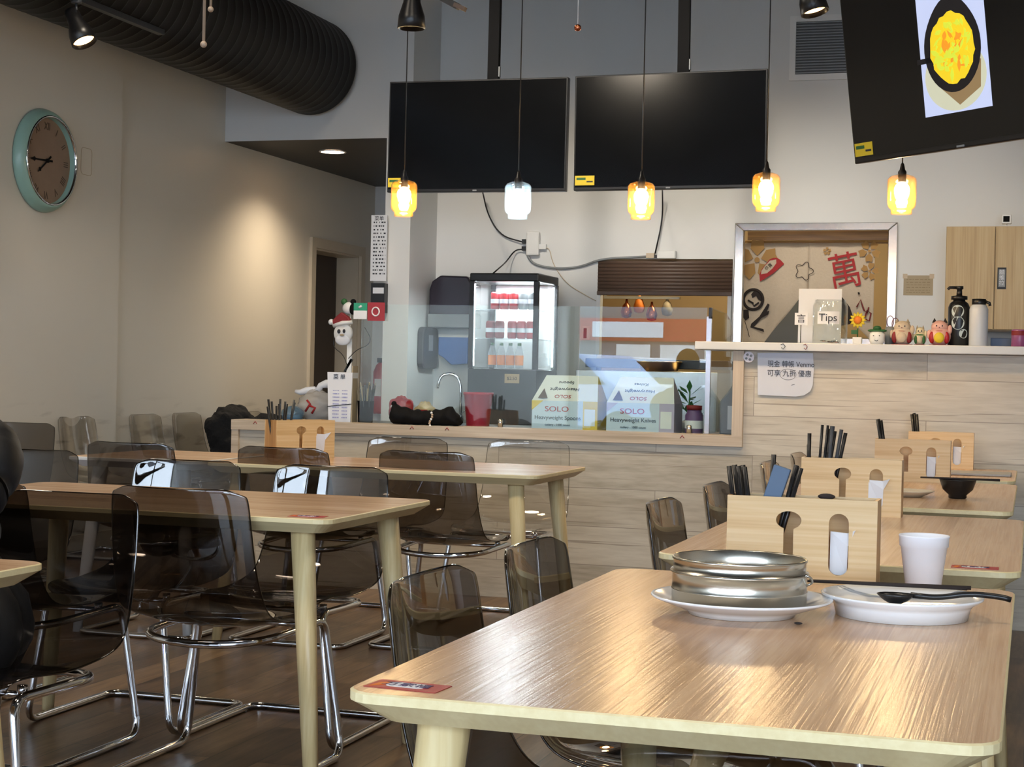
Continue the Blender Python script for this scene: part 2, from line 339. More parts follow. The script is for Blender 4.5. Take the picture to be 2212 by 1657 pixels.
def tag(o, label, cat, group=None, kind=None):
    o['label'] = label; o['category'] = cat
    if group: o['group'] = group
    if kind: o['kind'] = kind
    return o
def struct(o): o['kind'] = 'structure'; return o
def dup(root, loc, rotz=None, label=None, group=None, swap=None):
    def cp(o, par):
        c = o.copy(); COL.objects.link(c)
        if par: c.parent = par
        if swap and c.type == 'MESH' and c.name.split('.')[0] in swap: c.data = swap[c.name.split('.')[0]]
        for k in list(o.children): cp(k, c)
        return c
    r = cp(root, None); r.location = loc
    if rotz is not None: r.rotation_euler = (0, 0, rotz)
    if label: r['label'] = label
    if group: r['group'] = group
    return r
def fillet(pts, rads, n=6, closed=False):
    P = [Vector(p) for p in pts]; out = []; m = len(P)
    for i, p in enumerate(P):
        r = rads[i] if isinstance(rads, (list, tuple)) else rads
        if (not closed and i in (0, m-1)) or r == 0: out.append(p); continue
        a = P[i-1]-p; b = P[(i+1) % m]-p; ra = min(r, a.length*0.48); rb = min(r, b.length*0.48)
        A = p+a.normalized()*ra; B = p+b.normalized()*rb
        for k in range(n+1):
            t = k/n; out.append(A*(1-t)**2+p*2*t*(1-t)+B*t*t)
    return out
def rrect(w, h, r, n=5, c=(0, 0)):
    o = []
    for (sx, sy, a0) in ((1, 1, 0), (-1, 1, PI/2), (-1, -1, PI), (1, -1, 1.5*PI)):
        for k in range(n+1):
            a = a0+PI/2*k/n; o.append((c[0]+sx*(w/2-r)+r*math.cos(a), c[1]+sy*(h/2-r)+r*math.sin(a)))
    return o
def circ(r, n=24, c=(0, 0), sx=1, sy=1): return [(c[0]+r*sx*math.cos(2*PI*k/n), c[1]+r*sy*math.sin(2*PI*k/n)) for k in range(n)]
XZ = Matrix.Rotation(PI/2, 4, 'X')           # local XY drawing -> stands up in XZ, facing -Y
def at(x, y, z, rz=0, rx=0, ry=0): return Matrix.Translation((x, y, z)) @ Matrix.Rotation(rz, 4, 'Z') @ Matrix.Rotation(rx, 4, 'X') @ Matrix.Rotation(ry, 4, 'Y')
def curve_panel(name, loops, depth, mat, parent=None, loc=(0, 0, 0), rot=(PI/2, 0, 0), label=None):
    """flat panel with cut-outs: first loop the outline, the rest holes"""
    c = bpy.data.curves.new('t', 'CURVE'); c.dimensions = '2D'; c.fill_mode = 'BOTH'; c.extrude = depth/2
    for l in loops:
        sp = c.splines.new('POLY'); sp.points.add(len(l)-1); sp.use_cyclic_u = True
        for p, (x, y) in zip(sp.points, l): p.co = (x, y, 0, 1)
    t = bpy.data.objects.new('t', c); COL.objects.link(t); dg = bpy.context.evaluated_depsgraph_get()
    me = bpy.data.meshes.new_from_object(t.evaluated_get(dg)); bpy.data.objects.remove(t)
    me.materials.clear(); me.materials.append(MT[mat] if isinstance(mat, str) else mat)
    o = bpy.data.objects.new(name, me); COL.objects.link(o); o.location = loc; o.rotation_euler = rot
    if parent: o.parent = parent
    if label: o['label'] = label
    return o
def lettering(body, size, mat, parent, loc, rot=(PI/2, 0, 0), align='CENTER', depth=0.0006, name='lettering', sx=1.0, spacing=1.0):
    c = bpy.data.curves.new('t', 'FONT'); c.body = body; c.size = size; c.align_x = align; c.align_y = 'CENTER'; c.extrude = depth; c.space_line = spacing
    t = bpy.data.objects.new('t', c); COL.objects.link(t); dg = bpy.context.evaluated_depsgraph_get()
    me = bpy.data.meshes.new_from_object(t.evaluated_get(dg)); bpy.data.objects.remove(t)
    me.materials.clear(); me.materials.append(MT[mat] if isinstance(mat, str) else mat)
    o = bpy.data.objects.new(name, me); COL.objects.link(o); o.location = loc; o.rotation_euler = rot; o.scale = (sx, 1, 1)
    if parent: o.parent = parent
    return o
def lines(mb, T, rows, x0, x1, y0, dy, h, mat, seed=1, jitter=0.3):
    """small rows of scribbled print, drawn as thin bars"""
    rd = random.Random(seed)
    for i in range(rows):
        x = x0
        while x < x1:
            w = (x1-x0)*rd.uniform(0.05, 0.18); e = min(x+w, x1)
            mb.add([(x, y0-i*dy, 0), (e, y0-i*dy, 0), (e, y0-i*dy+h, 0), (x, y0-i*dy+h, 0)], [(0, 1, 2, 3)], mat, False, T)
            x = e+(x1-x0)*0.03*(1+rd.random()*jitter*3)

# ================================================================= ROOM
XL, XR, YB, YF, ZC = -5.5, 3.3, 11.2, -3.5, 4.3
struct(MB().box((XL-0.4, YF-0.2, -0.12), (XR+0.2, 14.0, 0), 'floor').build('floor'))
struct(MB().box((XL-0.4, YF-0.2, ZC), (XR+0.2, 14.0, ZC+0.15), 'ceiling').build('ceiling'))
# left wall: the nearer stretch stands 2 cm proud; doorway at the far end
lw = MB()
lw.box((XL-0.2, YF-0.2, 0), (XL+0.045, 9.20, ZC), 'wall_cream'); lw.box((XL-0.2, 9.20, 0), (XL, 12.23, ZC), 'wall_cream')
lw.box((XL-0.2, 12.23, 2.09), (XL, 13.17, ZC), 'wall_cream'); lw.box((XL-0.2, 13.17, 0), (XL, 14.0, ZC), 'wall_cream')
struct(lw.build('wall_left'))
struct(MB().box((XR, YF-0.2, 0), (XR+0.2, 14.0, ZC), 'wall_white').build('wall_right'))
struct(MB().box((XL, 13.5, 0), (-4.27, 13.6, ZC), 'wall_white').build('wall_hallway'))
# soffit over the hallway
so = MB(); so.box((XL, 10.67, 2.72), (-4.085, 10.77, ZC), 'wall_white'); so.box((XL, 10.77, 2.72), (-4.27, 13.5, 2.8), 'soffit')
so.add([(XL, 10.67, 2.7195), (-4.27, 10.67, 2.7195), (-4.27, 13.5, 2.7195), (XL, 13.5, 2.7195)], [(0, 1, 2, 3)], 'soffit')
struct(so.build('trim_1'))
# partition between hallway and service area
struct(MB().box((-4.27, 10.67, 0), (-4.085, 13.5, 2.72), 'wall_white').box((-4.27, 10.77, 2.72), (-4.085, 13.5, ZC), 'wall_white').build('wall_partition'))
# back wall with two openings (serving hatch and framed kitchen window)
bw = MB()
def bwall(x0, x1, z0, z1): bw.box((x0, YB, z0), (x1, YB+0.14, z1), 'wall_white')
bwall(-4.085, -2.89, 0, ZC); bwall(-2.89, -1.955, 1.93, ZC); bwall(-2.89, -1.955, 0, 1.0); bwall(-1.955, -1.90, 0, ZC)
bwall(-1.90, -0.92, 2.13, ZC); bwall(-1.90, -0.92, 0, 1.2); bwall(-0.92, XR, 0, ZC)
struct(bw.build('wall_back'))
# kitchen behind the back wall
kb = MB(); kb.box((-4.0, 13.9, 0), (0.6, 14.0, 2.9), 'kitchen'); kb.box((-4.0, 11.34, 2.8), (0.6, 14.0, 2.9), 'wall_white')
kb.box((-4.0, 11.34, 0), (-3.9, 14.0, 2.9), 'kitchen'); kb.box((0.5, 11.34, 0), (0.6, 14.0, 2.9), 'kitchen')
struct(kb.build('wall_kitchen'))
light('kitchen_lamp_light', 'AREA', (-1.9, 12.6, 2.75), 45, (1.0, 0.82, 0.52), (0, 0, 0), shape='RECTANGLE', size=1.6, size_y=0.5)
# front wall and storefront windows behind the camera
fw = MB()
fw.box((XL, YF-0.2, 0), (XR, YF, 0.4), 'wall_white'); fw.box((XL, YF-0.2, 2.9), (XR, YF, ZC), 'wall_white')
for x in (XL, -3.3, -1.0, 1.3, XR-0.1): fw.box((x, YF-0.2, 0.4), (x+0.1, YF, 2.9), 'blackmatte')
struct(fw.build('wall_front'))
for i, (x0, x1) in enumerate(((-5.4, -3.3), (-3.2, -1.0), (-0.9, 1.3), (1.4, 3.2))):
    g = MB(); g.box((x0, YF-0.12, 2.35), (x1, YF-0.06, 2.43), 'blackmatte'); g.box((x0, YF-0.12, 0.4), (x1, YF-0.06, 0.46), 'blackmatte')
    g.box((x0, YF-0.095, 0.46), (x1, YF-0.085, 2.9), 'winglass'); struct(g.build('window_%d' % (i+1)))
# street outside, only seen mirrored in glass and acrylic
struct(MB().box((-40, -45, -0.2), (40, YF-0.25, -0.14), plain('pale_asphalt', '#8f9499', 0.8)).build('ground_street'))
hs = thing('house', 'pale house across the street, seen only as a reflection in the counter glass', 'house', (-9, -34, -0.14))
MB().box((-9, -3, 0), (9, 3, 4.2), plain('house_siding', '#6f747c', 0.7)).build('wall', hs)
MB().box((-9, 3.0, 2.25), (9, 3.15, 2.9), 'redink').box((-3.3, 3.15, 2.35), (-1.2, 3.2, 2.8), 'paper').build('fascia', hs)
for hx0 in (-2.6, -1.3, 0.0, 1.3): MB().box((hx0, 3.0, 1.45), (hx0+1.0, 3.08, 2.15), 'white').build('shop_window', hs)
MB().prism([(-9.6, 4.2), (9.6, 4.2), (7, 6.5), (-7, 6.5)], -3.4, 3.4, plain('house_roof', '#5b5a60', 0.7), T=XZ).build('roof', hs)
def car(loc, rz, paint, label):
    t = thing('car', label, 'car', loc, rz)
    body = [(-2.2, 0.35), (2.2, 0.35), (2.25, 0.8), (2.1, 1.0), (1.3, 1.08), (0.7, 1.6), (-1.7, 1.62), (-2.15, 1.1), (-2.25, 0.8)]
    MB().prism(body, -0.9, 0.9, paint, T=XZ).build('body', t, bevel=0.06)
    MB().prism([(1.15, 1.1), (0.65, 1.53), (-1.6, 1.54), (-1.95, 1.1)], -0.905, 0.905, 'screen', T=XZ).build('side_window', t)
    for wx in (-1.4, 1.4):
        for wy in (-0.82, 0.82): MB().lathe([(0.01, -0.1), (0.33, -0.1), (0.35, 0), (0.33, 0.1), (0.01, 0.1)], 'blackmatte', c=(0, 0, 0), T=at(wx, wy, 0.34, 0, PI/2)).build('wheel', t)
    return t
car((-7.6, -11.5, -0.14), 0.25, plain('silver_blue_paint', '#7f93bb', 0.25, 0.3), 'pale blue parked car outside, mirrored in the counter glass')
car((-6.0, -17, -0.14), -0.1, plain('white_paint', '#e6e8ee', 0.3), 'white parked car outside, mirrored in the counter glass')

# soffit downlight
t = thing('downlight', 'round recessed downlight glowing in the dark hallway soffit', 'ceiling light', (-4.93, 11.26, 2.719))
MB().lathe([(0.085, 0), (0.1, -0.002), (0.1, -0.008), (0.085, -0.008)], 'white', cap=False).build('trim_ring', t)
MB().lathe([(0.001, -0.006), (0.085, -0.006)], 'downlightface').build('lens', t)
light('downlight_light', 'SPOT', (-4.93, 11.26, 2.69), 60, (1.0, 0.80, 0.56), (0, 0, 0), spot_size=2.3, spot_blend=0.9, shadow_soft_size=0.06)
# door at the end of the left wall
d = MB(); d.box((-5.505, 12.15, 0), (-5.475, 12.23, 2.17), 'doorframe').box((-5.505, 13.17, 0), (-5.475, 13.25, 2.17), 'doorframe').box((-5.505, 12.23, 2.09), (-5.475, 13.17, 2.17), 'doorframe')
d.box((-5.9, 12.21, 0), (-5.5, 12.245, 2.1), 'doorframe').box((-5.9, 13.155, 0), (-5.5, 13.19, 2.1), 'doorframe').box((-5.9, 12.23, 2.075), (-5.5, 13.17, 2.11), 'doorframe')
door = struct(d.build('door_1'))
MB().box((-5.74, 12.23, 0.01), (-5.70, 13.17, 2.09), 'brown').build('door_leaf', door, bevel=0.003)
MB().tube([(-5.69, 12.52, 1.24), (-5.64, 12.52, 1.24)], 0.02, 'steel').tube([(-5.64, 12.52, 1.24), (-5.64, 12.40, 1.24)], 0.014, 'steel').build('door_handle', door, label='steel lever handle')
MB().box((-5.698, 12.42, 1.52), (-5.694, 12.58, 1.62), 'paper').build('door_notice', door, label='small white notice on the door')

# baseboards
struct(MB().box((-5.455, YF, 0), (-5.44, 9.20, 0.1), 'doorframe').box((-5.5, 9.20, 0), (-5.485, 12.15, 0.1), 'doorframe').build('baseboard_left'))

# ================================================================= COUNTER FRONT
cp = MB(); cp.box((-4.02, 8.0, 0), (-1.335, 8.12, 0.815), 'panel'); cp.box((-1.335, 8.0, 0), (XR, 8.12, 1.262), 'panel')
struct(cp.build('wall_counter_front'))
tr = MB(); tr.box((-4.04, 7.975, 0.80), (-1.328, 8.14, 0.852), 'trimwood'); tr.box((-4.04, 7.98, 0.0), (-4.0, 8.14, 0.80), 'trimwood')
struct(tr.build('trim_2'))
struct(MB().box((-1.380, 7.975, 0.852), (-1.328, 8.14, 1.262), wood('pale_oak_trim_upright', '#a8977f', '#c2b09a', '#d0c1ac', 'Z', rough=0.45)).build('trim_3'))
t = tag(MB().box((-4.02, 8.14, 0.80), (-1.38, 8.95, 0.838), plain('dark_worktop', '#4a4643', 0.3)).box((-4.02, 8.85, 0), (-1.38, 8.95, 0.8), 'white').build('worktop', bevel=0.003), 'long dark worktop behind the pale wood counter front', 'counter')
t = tag(MB().box((-1.56, 7.93, 1.264), (XR, 8.36, 1.303), plain('white_laminate', '#d4d6d6', 0.4)).build('serving_shelf', bevel=0.004), 'long white serving shelf on top of the wooden counter wall', 'shelf')
# sneeze guard
t = thing('glass_screen', 'clear glass screen standing along the serving counter', 'glass screen', (0, 0, 0))
MB().box((-3.385, 8.155, 0.853), (-2.20, 8.161, 1.474), 'glass').build('pane', t)
MB().box((-2.195, 8.155, 0.853), (-1.545, 8.161, 1.474), 'glass').build('pane', t)
MB().prism([(8.165, 0.853), (8.80, 0.853), (8.80, 1.36), (8.72, 1.43), (8.6, 1.462), (8.165, 1.474)], -1.532, -1.526, 'glass', T=Matrix(((0, 0, 1, 0), (1, 0, 0, 0), (0, 1, 0, 0), (0, 0, 0, 1)))).build('end_pane', t)
MB().box((-1.545, 8.145, 0.853), (-1.522, 8.168, 1.43), 'steel').box((-1.535, 8.14, 1.42), (-1.522, 8.172, 1.474), 'black').build('post', t)
for x in (-2.6, -1.62): MB().lathe([(0.014, 0), (0.014, 0.035), (0.008, 0.04)], 'steel', 12, c=(x, 8.14, 0.853)).build('clamp', t)

# ================================================================= TABLES
def table(name, label, x0, x1, y0, y1, along='Y', legs=((-1, -1), (1, -1), (-1, 1), (1, 1)), white_edge=False, group='ash dining tables'):
    W_, L_ = (x1-x0, y1-y0); cx, cy = (x0+x1)/2, (y0+y1)/2; rz = 0
    if along == 'X': W_, L_ = L_, W_; rz = -PI/2
    t = thing(name, label, 'table', (cx, cy, 0), rz, group)
    r = 0.045
    a = [(x, y, 0.74) for x, y in rrect(W_-0.006, L_-0.006, r)]; b = [(x, y, 0.738) for x, y in rrect(W_, L_, r)]
    c = [(x, y, 0.727) for x, y in rrect(W_, L_, r)]; e = [(x, y, 0.699) for x, y in rrect(W_-0.08, L_-0.08, 0.03)]
    tp = MB(); em = 'white' if white_edge else 'edge'
    tp.add(a, [tuple(range(len(a)))], 'table'); tp.loft([a, b, c, e], em, cap=False); tp.add(e, [tuple(range(len(e)))], em)
    tp.build('tabletop', t)
    for sx, sy in legs:
        top = Vector((sx*(W_/2-0.10), sy*(L_/2-0.115), 0.70)); bot = Vector((sx*(W_/2-0.045), sy*(L_/2-0.05), 0.0))
        def sec(p, w):  # rounded triangle-like section, wide face turned outwards
            pts = []
            for k in range(12):
                an = 2*PI*k/12; rr = w*(1+0.10*math.cos(3*(an-math.atan2(sy, sx))))
                pts.append((p.x+rr*math.cos(an), p.y+rr*math.sin(an), p.z))
            return pts
        MB().loft([sec(top, 0.033), sec(top.lerp(bot, 0.5), 0.027), sec(bot, 0.019)], 'white' if white_edge else 'legwood', smooth=True).build('leg', t)
    return t
table('dining_table', 'near ash table holding the steel steamer and foam cup', -0.804, -0.024, 1.89, 3.33)
table('dining_table', 'second ash table behind the steamer table, carrying a bamboo holder with many chopsticks', -0.795, -0.015, 3.64, 5.06)
table('dining_table', 'third ash table in the column by the shelf, carrying the black bowl', -0.83, -0.05, 5.34, 6.80)
table('dining_table', 'last small ash table against the wooden counter wall', -0.84, -0.06, 7.02, 7.93)
table('dining_table', 'ash dining table in the left middle with chairs on both long sides', -3.10, -1.74, 4.0, 4.80, 'X')
table('dining_table', 'ash table in front of the serving counter, carrying the bamboo holder turned sideways', -3.22, -1.80, 6.12, 6.87, 'X')
table('dining_table', 'ash table cut by the left picture edge, in front of the person', -3.24, -1.844, 2.10, 2.876, 'X')
table('dining_table', 'small pale-edged table beside the tinted chairs near the left wall', -3.88, -3.26, 6.14, 6.86, 'X', white_edge=True)

# ================================================================= CHAIRS
def shell_mesh():
    prof = [(-0.330, 0.812), (-0.327, 0.790), (-0.318, 0.73), (-0.305, 0.65), (-0.287, 0.57), (-0.255, 0.495), (-0.208, 0.445), (-0.135, 0.424), (-0.06, 0.416), (0.03, 0.418), (0.12, 0.426), (0.19, 0.430), (0.235, 0.422), (0.262, 0.400)]
    hw = [0.192, 0.203, 0.207, 0.211, 0.215, 0.221, 0.226, 0.228, 0.226, 0.221, 0.214, 0.206, 0.198, 0.190]
    nu = 17; n = len(prof); vs = []
    for i, ((y, z), w) in enumerate(zip(prof, hw)):
        # tangent to tell back from seat
        a = prof[max(i-1, 0)]; b = prof[min(i+1, n-1)]; t = Vector((b[0]-a[0], b[1]-a[1])); t.normalize(); nrm = Vector((-t.y, t.x))  # points forward/up
        cv = 0.036 if i < 6 else 0.028 if i < 9 else 0.018
        for j in range(nu):
            u = -1+2*j/(nu-1); x = u*w; yy, zz = y, z
            d = cv*abs(u)**2.2
            yy += nrm.x*d; zz += nrm.y*d
            if i == 0: zz -= 0.022*max(0, abs(u)-0.8)/0.2
            if i == n-1: yy -= 0.05*max(0, abs(u)-0.65)/0.35
            vs.append((x, yy, zz))
    fs = [(i*nu+j, i*nu+j+1, (i+1)*nu+j+1, (i+1)*nu+j) for i in range(n-1) for j in range(nu-1)]
    return vs, fs
def make_chair(mat, label, loc, rotz, group):
    t = thing('cantilever_chair', label, 'chair', loc, rotz, group)
    vs, fs = shell_mesh(); o = MB().add(vs, fs, mat, True).build('seat_shell', t)
    sd = o.modifiers.new('thick', 'SOLIDIFY'); sd.thickness = 0.007; sd.offset = 0; sd.material_offset_rim = 1
    o.data.materials.append(MT['edge_smoke'])
    sb = o.modifiers.new('smooth', 'SUBSURF'); sb.levels = 2; sb.render_levels = 2
    R_ = 0.0115
    half = [(0.0, -0.205, 0.385), (0.10, -0.20, 0.388), (0.185, -0.13, 0.395), (0.20, 0.22, 0.405), (0.25, 0.25, R_), (0.25, -0.255, R_), (0.0, -0.255, R_)]
    rad = [0, 0.06, 0.08, 0.045, 0.06, 0.05, 0]
    pts = half + [(-x, y, z) for x, y, z in reversed(half[1:-1])]; rads = rad + list(reversed(rad[1:-1]))
    path = fillet(pts, rads, 6, closed=True)
    MB().tube(path, R_, 'chrome', 12, closed=True).build('frame', t)
    # plate and pegs that carry the shell
    pl = MB()
    for sx in (-1, 1):
        for py in (0.14,): pl.lathe([(0.012, 0), (0.012, 0.02)], 'chrome', 10, c=(sx*0.17, py, 0.402))
    pl.tube([(-0.19, 0.14, 0.40), (0.19, 0.14, 0.40)], 0.008, 'chrome', 8).build('seat_bracket', t)
    for sx in (-1, 1): MB().lathe([(0.014, 0), (0.014, 0.006)], 'clear', 10, c=(sx*0.245, -0.2, -0.0001)).build('glide', t)
    return t
def shellmesh(mat):
    o = [c for c in CH.children if c.name.startswith('seat_shell')][0]; me = o.data.copy(); me.materials.clear(); me.materials.append(MT[mat]); me.materials.append(MT['edge_smoke' if mat == 'brownsmoke' else 'edge_clear']); return me
CH = make_chair('smoke', 'smoke-tinted chair at the left middle table, back towards us, beside its round front leg', (-2.145, 4.235, 0), 0, 'tinted chairs at the left middle table')
SW = {m: {'seat_shell': shellmesh(m)} for m in ('brownsmoke', 'clear', 'palesmoke')}
def chair(x, y, rz, label, group, mat=None): return dup(CH, (x, y, 0), rz, label, group, SW[mat] if mat else None)
g1 = 'tinted chairs at the left middle table'
chair(-2.81, 4.235, 0, 'smoke-tinted chair with back towards us, seen through the large chair the person sits in', g1)
chair(-2.73, 4.78, PI, 'smoke-tinted chair across the left middle table, shining blue above its left half', g1)
chair(-2.20, 4.78, PI, 'smoke-tinted chair across the left middle table, shining blue near its free end', g1)
g2 = 'tinted chairs at the edge table'
chair(-2.28, 3.33, PI, 'large smoke-tinted chair facing us behind the edge table, with the person in it', g2)
chair(-3.50, 5.02, PI, 'smoke-tinted chair back low between the person and the small pale-edged table', 'tinted chairs at the far left')
chair(-5.06, 7.3, PI, 'dark tinted chair back cut by the left picture edge, above the person', 'tinted chairs at the far left')
g3 = 'chairs at the table before the serving counter'
chair(-2.31, 6.56, 0, 'dark tinted chair pulled out at the end of the table before the serving counter', g3)
chair(-2.89, 6.46, 0, 'tinted chair in front of the bamboo holder that is turned sideways', g3)
chair(-3.54, 6.38, 0, 'dark tinted chair at the small pale-edged table, back towards us', g3)
chair(-2.83, 7.13, PI, 'brownish tinted chair between the far table edge and the black cloth on the counter', g3, 'brownsmoke')
chair(-2.27, 7.26, PI, 'fully clear acrylic chair in front of the wooden counter boards', g3, 'clear')
g4 = 'pale chairs along the left wall'
chair(-5.13, 8.70, -PI/2, 'pale grey acrylic chair nearest us in the row along the left wall', g4, 'palesmoke')
chair(-5.13, 9.50, -PI/2, 'pale grey acrylic chair in the middle of the row along the left wall', g4, 'palesmoke')
chair(-5.13, 10.05, -PI/2, 'pale grey acrylic chair next to the black coat along the left wall', g4, 'palesmoke')
chair(-5.0, 10.75, -PI/2, 'pale chair hidden under the black coat by the left wall', g4, 'palesmoke')
g5 = 'tinted chairs tucked along the column of tables'
chair(-0.605, 2.49, -PI/2, 'smoke-tinted chair tucked under the near table beside the red sticker', g5)
chair(-0.595, 3.03, -PI/2, 'smoke-tinted chair tucked under the near table at its far end', g5)
chair(-0.605, 4.23, -PI/2, 'smoke-tinted chair at the second table of the column, nearest the steamer', g5)
chair(-0.605, 4.99, -PI/2, 'smoke-tinted chair at the far end of the second table of the column', g5)
chair(-0.66, 6.42, -PI/2, 'tinted chair behind the chopsticks, at the third table of the column', g5, 'brownsmoke')
chair(-0.66, 7.25, -PI/2, 'tinted chair at the last table against the counter wall', g5, 'brownsmoke')

# ================================================================= DUCT, SOFFIT, HANGING THINGS
prof = []
y = -3.2
duct = MB()
while y < 10.68:
    prof += [(0.3297, y), (0.3297, y+0.086), (0.3307, y+0.088), (0.3307, y+0.094), (0.3297, y+0.096)]; y += 0.10
duct.lathe([(r, z) for r, z in prof if z <= 10.668], 'duct', 64, T=Matrix.Translation((-4.81, 0, 3.21)) @ Matrix.Rotation(-PI/2, 4, 'X'), smooth=True)
tag(duct.build('air_duct'), 'large dark spiral air duct running into the pale wall above the hallway', 'duct')
# track with spotlights
tk = MB(); tk.box((-4.62, 6.9, 2.935), (-4.58, 8.15, 2.965), 'black'); tk.tube([(-4.6, 7.9, 2.965), (-4.6, 7.9, 3.0)], 0.01, 'black')
tag(tk.build('light_track', bevel=0.002), 'black light track under the dark air duct', 'light track')
def spot(name, label, loc, aim, lit, size=1.0, group=None):
    t = thing(name, label, 'spotlight', loc, 0, group)
    A = Vector(aim).normalized(); q = A.to_track_quat('Z', 'Y').to_matrix().to_4x4()
    MB().lathe([(0.026, -0.005), (0.026, 0.02)], 'darkgrey', 16).tube([(0, 0, 0), (0, 0, -0.06)], 0.007, 'darkgrey').build('mount', t)
    Tm = Matrix.Translation((0, 0, -0.10)) @ q
    MB().lathe([(0.001, -0.06*size), (0.028*size, -0.055*size), (0.032*size, 0.0), (0.048*size, 0.05*size), (0.052*size, 0.095*size), (0.047*size, 0.097*size), (0.044*size, 0.055*size)], 'black', 28, T=Tm, cap=False).build('housing', t)
    MB().lathe([(0.001, 0.083*size), (0.03*size, 0.083*size), (0.045*size, 0.078*size)], 'lampface' if lit else 'grey', 24, T=Tm, cap=False).build('lamp', t)
    if lit:
        p = Vector(loc)+Vector((0, 0, -0.10))+A*0.13
        o = light('spotlight_light', 'SPOT', p, lit, (1.0, 0.78, 0.5), (0, 0, 0), spot_size=1.2, spot_blend=0.9, shadow_soft_size=0.04)
        o.rotation_euler = A.to_track_quat('-Z', 'Y').to_euler()
    return t
spot('spotlight', 'lit warm spotlight hanging under the dark duct above the wall clock', (-4.6, 7.30, 2.93), (0.55, -0.1, -1), 30, 1.25)
spot('spotlight', 'unlit dark bell spotlight pointing straight down above the left screen', (-2.31, 6.0, 2.645), (0, 0, -1), 0, 1.05)
spot('spotlight', 'lit spotlight next to the square air vent, tilted toward the right', (-0.93, 7.0, 2.86), (0.28, -0.1, -1), 22, 1.15)
tk = MB(); tk.box((-2.6, 5.98, 2.66), (-0.6, 6.02, 2.685), 'black'); tk.tube([(-1.6, 6, 2.68), (-1.6, 6, 4.3)], 0.008, 'black'); tk.tube([(-2.5, 6, 2.68), (-2.5, 6, 4.3)], 0.008, 'black')
tag(tk.build('light_track'), 'black ceiling track carrying the dark bell spotlight', 'light track')
tag(MB().tube([(-0.93, 7.0, 2.86), (-0.93, 7.0, 4.3)], 0.012, 'black').build('light_rod'), 'black rod holding the spotlight by the air vent', 'rod')
tag(MB().box((-2.33, 5.97, 2.645), (-2.29, 6.03, 2.66), 'black').build('track_adapter'), 'small adapter joining bell spotlight to its track', 'light fitting')
t = thing('track_connector', 'small dark angled fitting at the top edge above the left screen', 'light fitting', (-2.14, 6.0, 2.535))
MB().cbox((0, 0, 0), (0.09, 0.03, 0.024), 'black', T=at(-0.02, 0, 0.006, 0, 0, 0.5)).cbox((0.03, 0, -0.006), (0.045, 0.035, 0.016), 'shutter', T=at(0, 0, 0, 0, 0, 0.4)).build('arm', t)
MB().tube([(-0.03, 0, 0.02), (-0.03, 0, 0.13)], 0.006, 'black').build('rod', t)
def pull(label, x, y, z, r, m1, m2, rr):
    t = thing('pull_cord', label, 'pull cord', (x, y, z))
    MB().tube([(0, 0, r*0.8), (0, 0, ZC-z)], rr, m1, 8).build('cord', t)
    MB().ball((0, 0, 0), r, m2).build('bead', t)
pull('longer pale pull cord with a beige bead in front of the dark duct', -2.131, 4.0, 1.990, 0.009, 'beige', 'beige', 0.0042)
pull('shorter pale pull cord with a beige bead in front of the dark duct', -2.165, 4.1, 2.106, 0.008, 'beige', 'beige', 0.0036)
pull('thin pull cord with a copper bead hanging between the two screens', -1.374, 5.0, 2.207, 0.011, 'white', 'copper', 0.0018)

# pendants
def pendant(x, zt, glass, bulb, warm, label, e):
    t = thing('pendant_lamp', label, 'pendant lamp', (x, 7.4, zt), 0, 'row of jar pendant lamps')
    g = [(0.014, 0.0), (0.030, -0.002), (0.052, -0.010), (0.061, -0.022), (0.062, -0.035), (0.062, -0.115), (0.060, -0.135), (0.052, -0.148), (0.045, -0.152), (0.045, -0.172), (0.043, -0.172), (0.043, -0.150), (0.050, -0.146), (0.058, -0.133), (0.060, -0.115), (0.060, -0.035), (0.058, -0.024), (0.050, -0.013)]
    MB().lathe(g, glass, 40, cap=False).build('glass_shade', t)
    MB().lathe([(0.015, -0.035), (0.018, -0.03), (0.018, 0.012), (0.012, 0.02), (0.007, 0.045), (0.0035, 0.05)], 'black', 20).build('socket', t)
    MB().tube([(0, 0, 0.045), (0.0, 0, ZC-zt)], 0.0028, 'black', 8).build('cord', t)
    MB().ball((0, 0, -0.068), (0.033, 0.033, 0.035), bulb, 20, 14).lathe([(0.013, -0.045), (0.014, -0.035)], 'white', 16).build('bulb', t)
    light('pendant_light', 'POINT', (x, 7.4, zt-0.11), e, (1.0, 0.74, 0.42) if warm else (0.85, 0.95, 1.0), shadow_soft_size=0.03)
    return t
pendant(-2.868, 2.033, 'jar_amber', 'bulb', True, 'amber jar pendant lamp at the left end, by the pale column', 7)
pendant(-2.302, 2.018, 'jar_clear', 'bulbcool', False, 'clear glass jar pendant lamp with cool bulb, the only untinted one', 7)
pendant(-1.717, 2.012, 'jar_amber', 'bulb', True, 'amber jar pendant lamp in front of the right screen\'s lower edge', 8)
pendant(-1.151, 2.045, 'jar_amber', 'bulb', True, 'amber jar pendant lamp just left of the framed kitchen window', 8)
pendant(-0.563, 2.028, 'jar_amber', 'bulb', True, 'amber jar pendant lamp hanging below the tilted menu screen', 8)

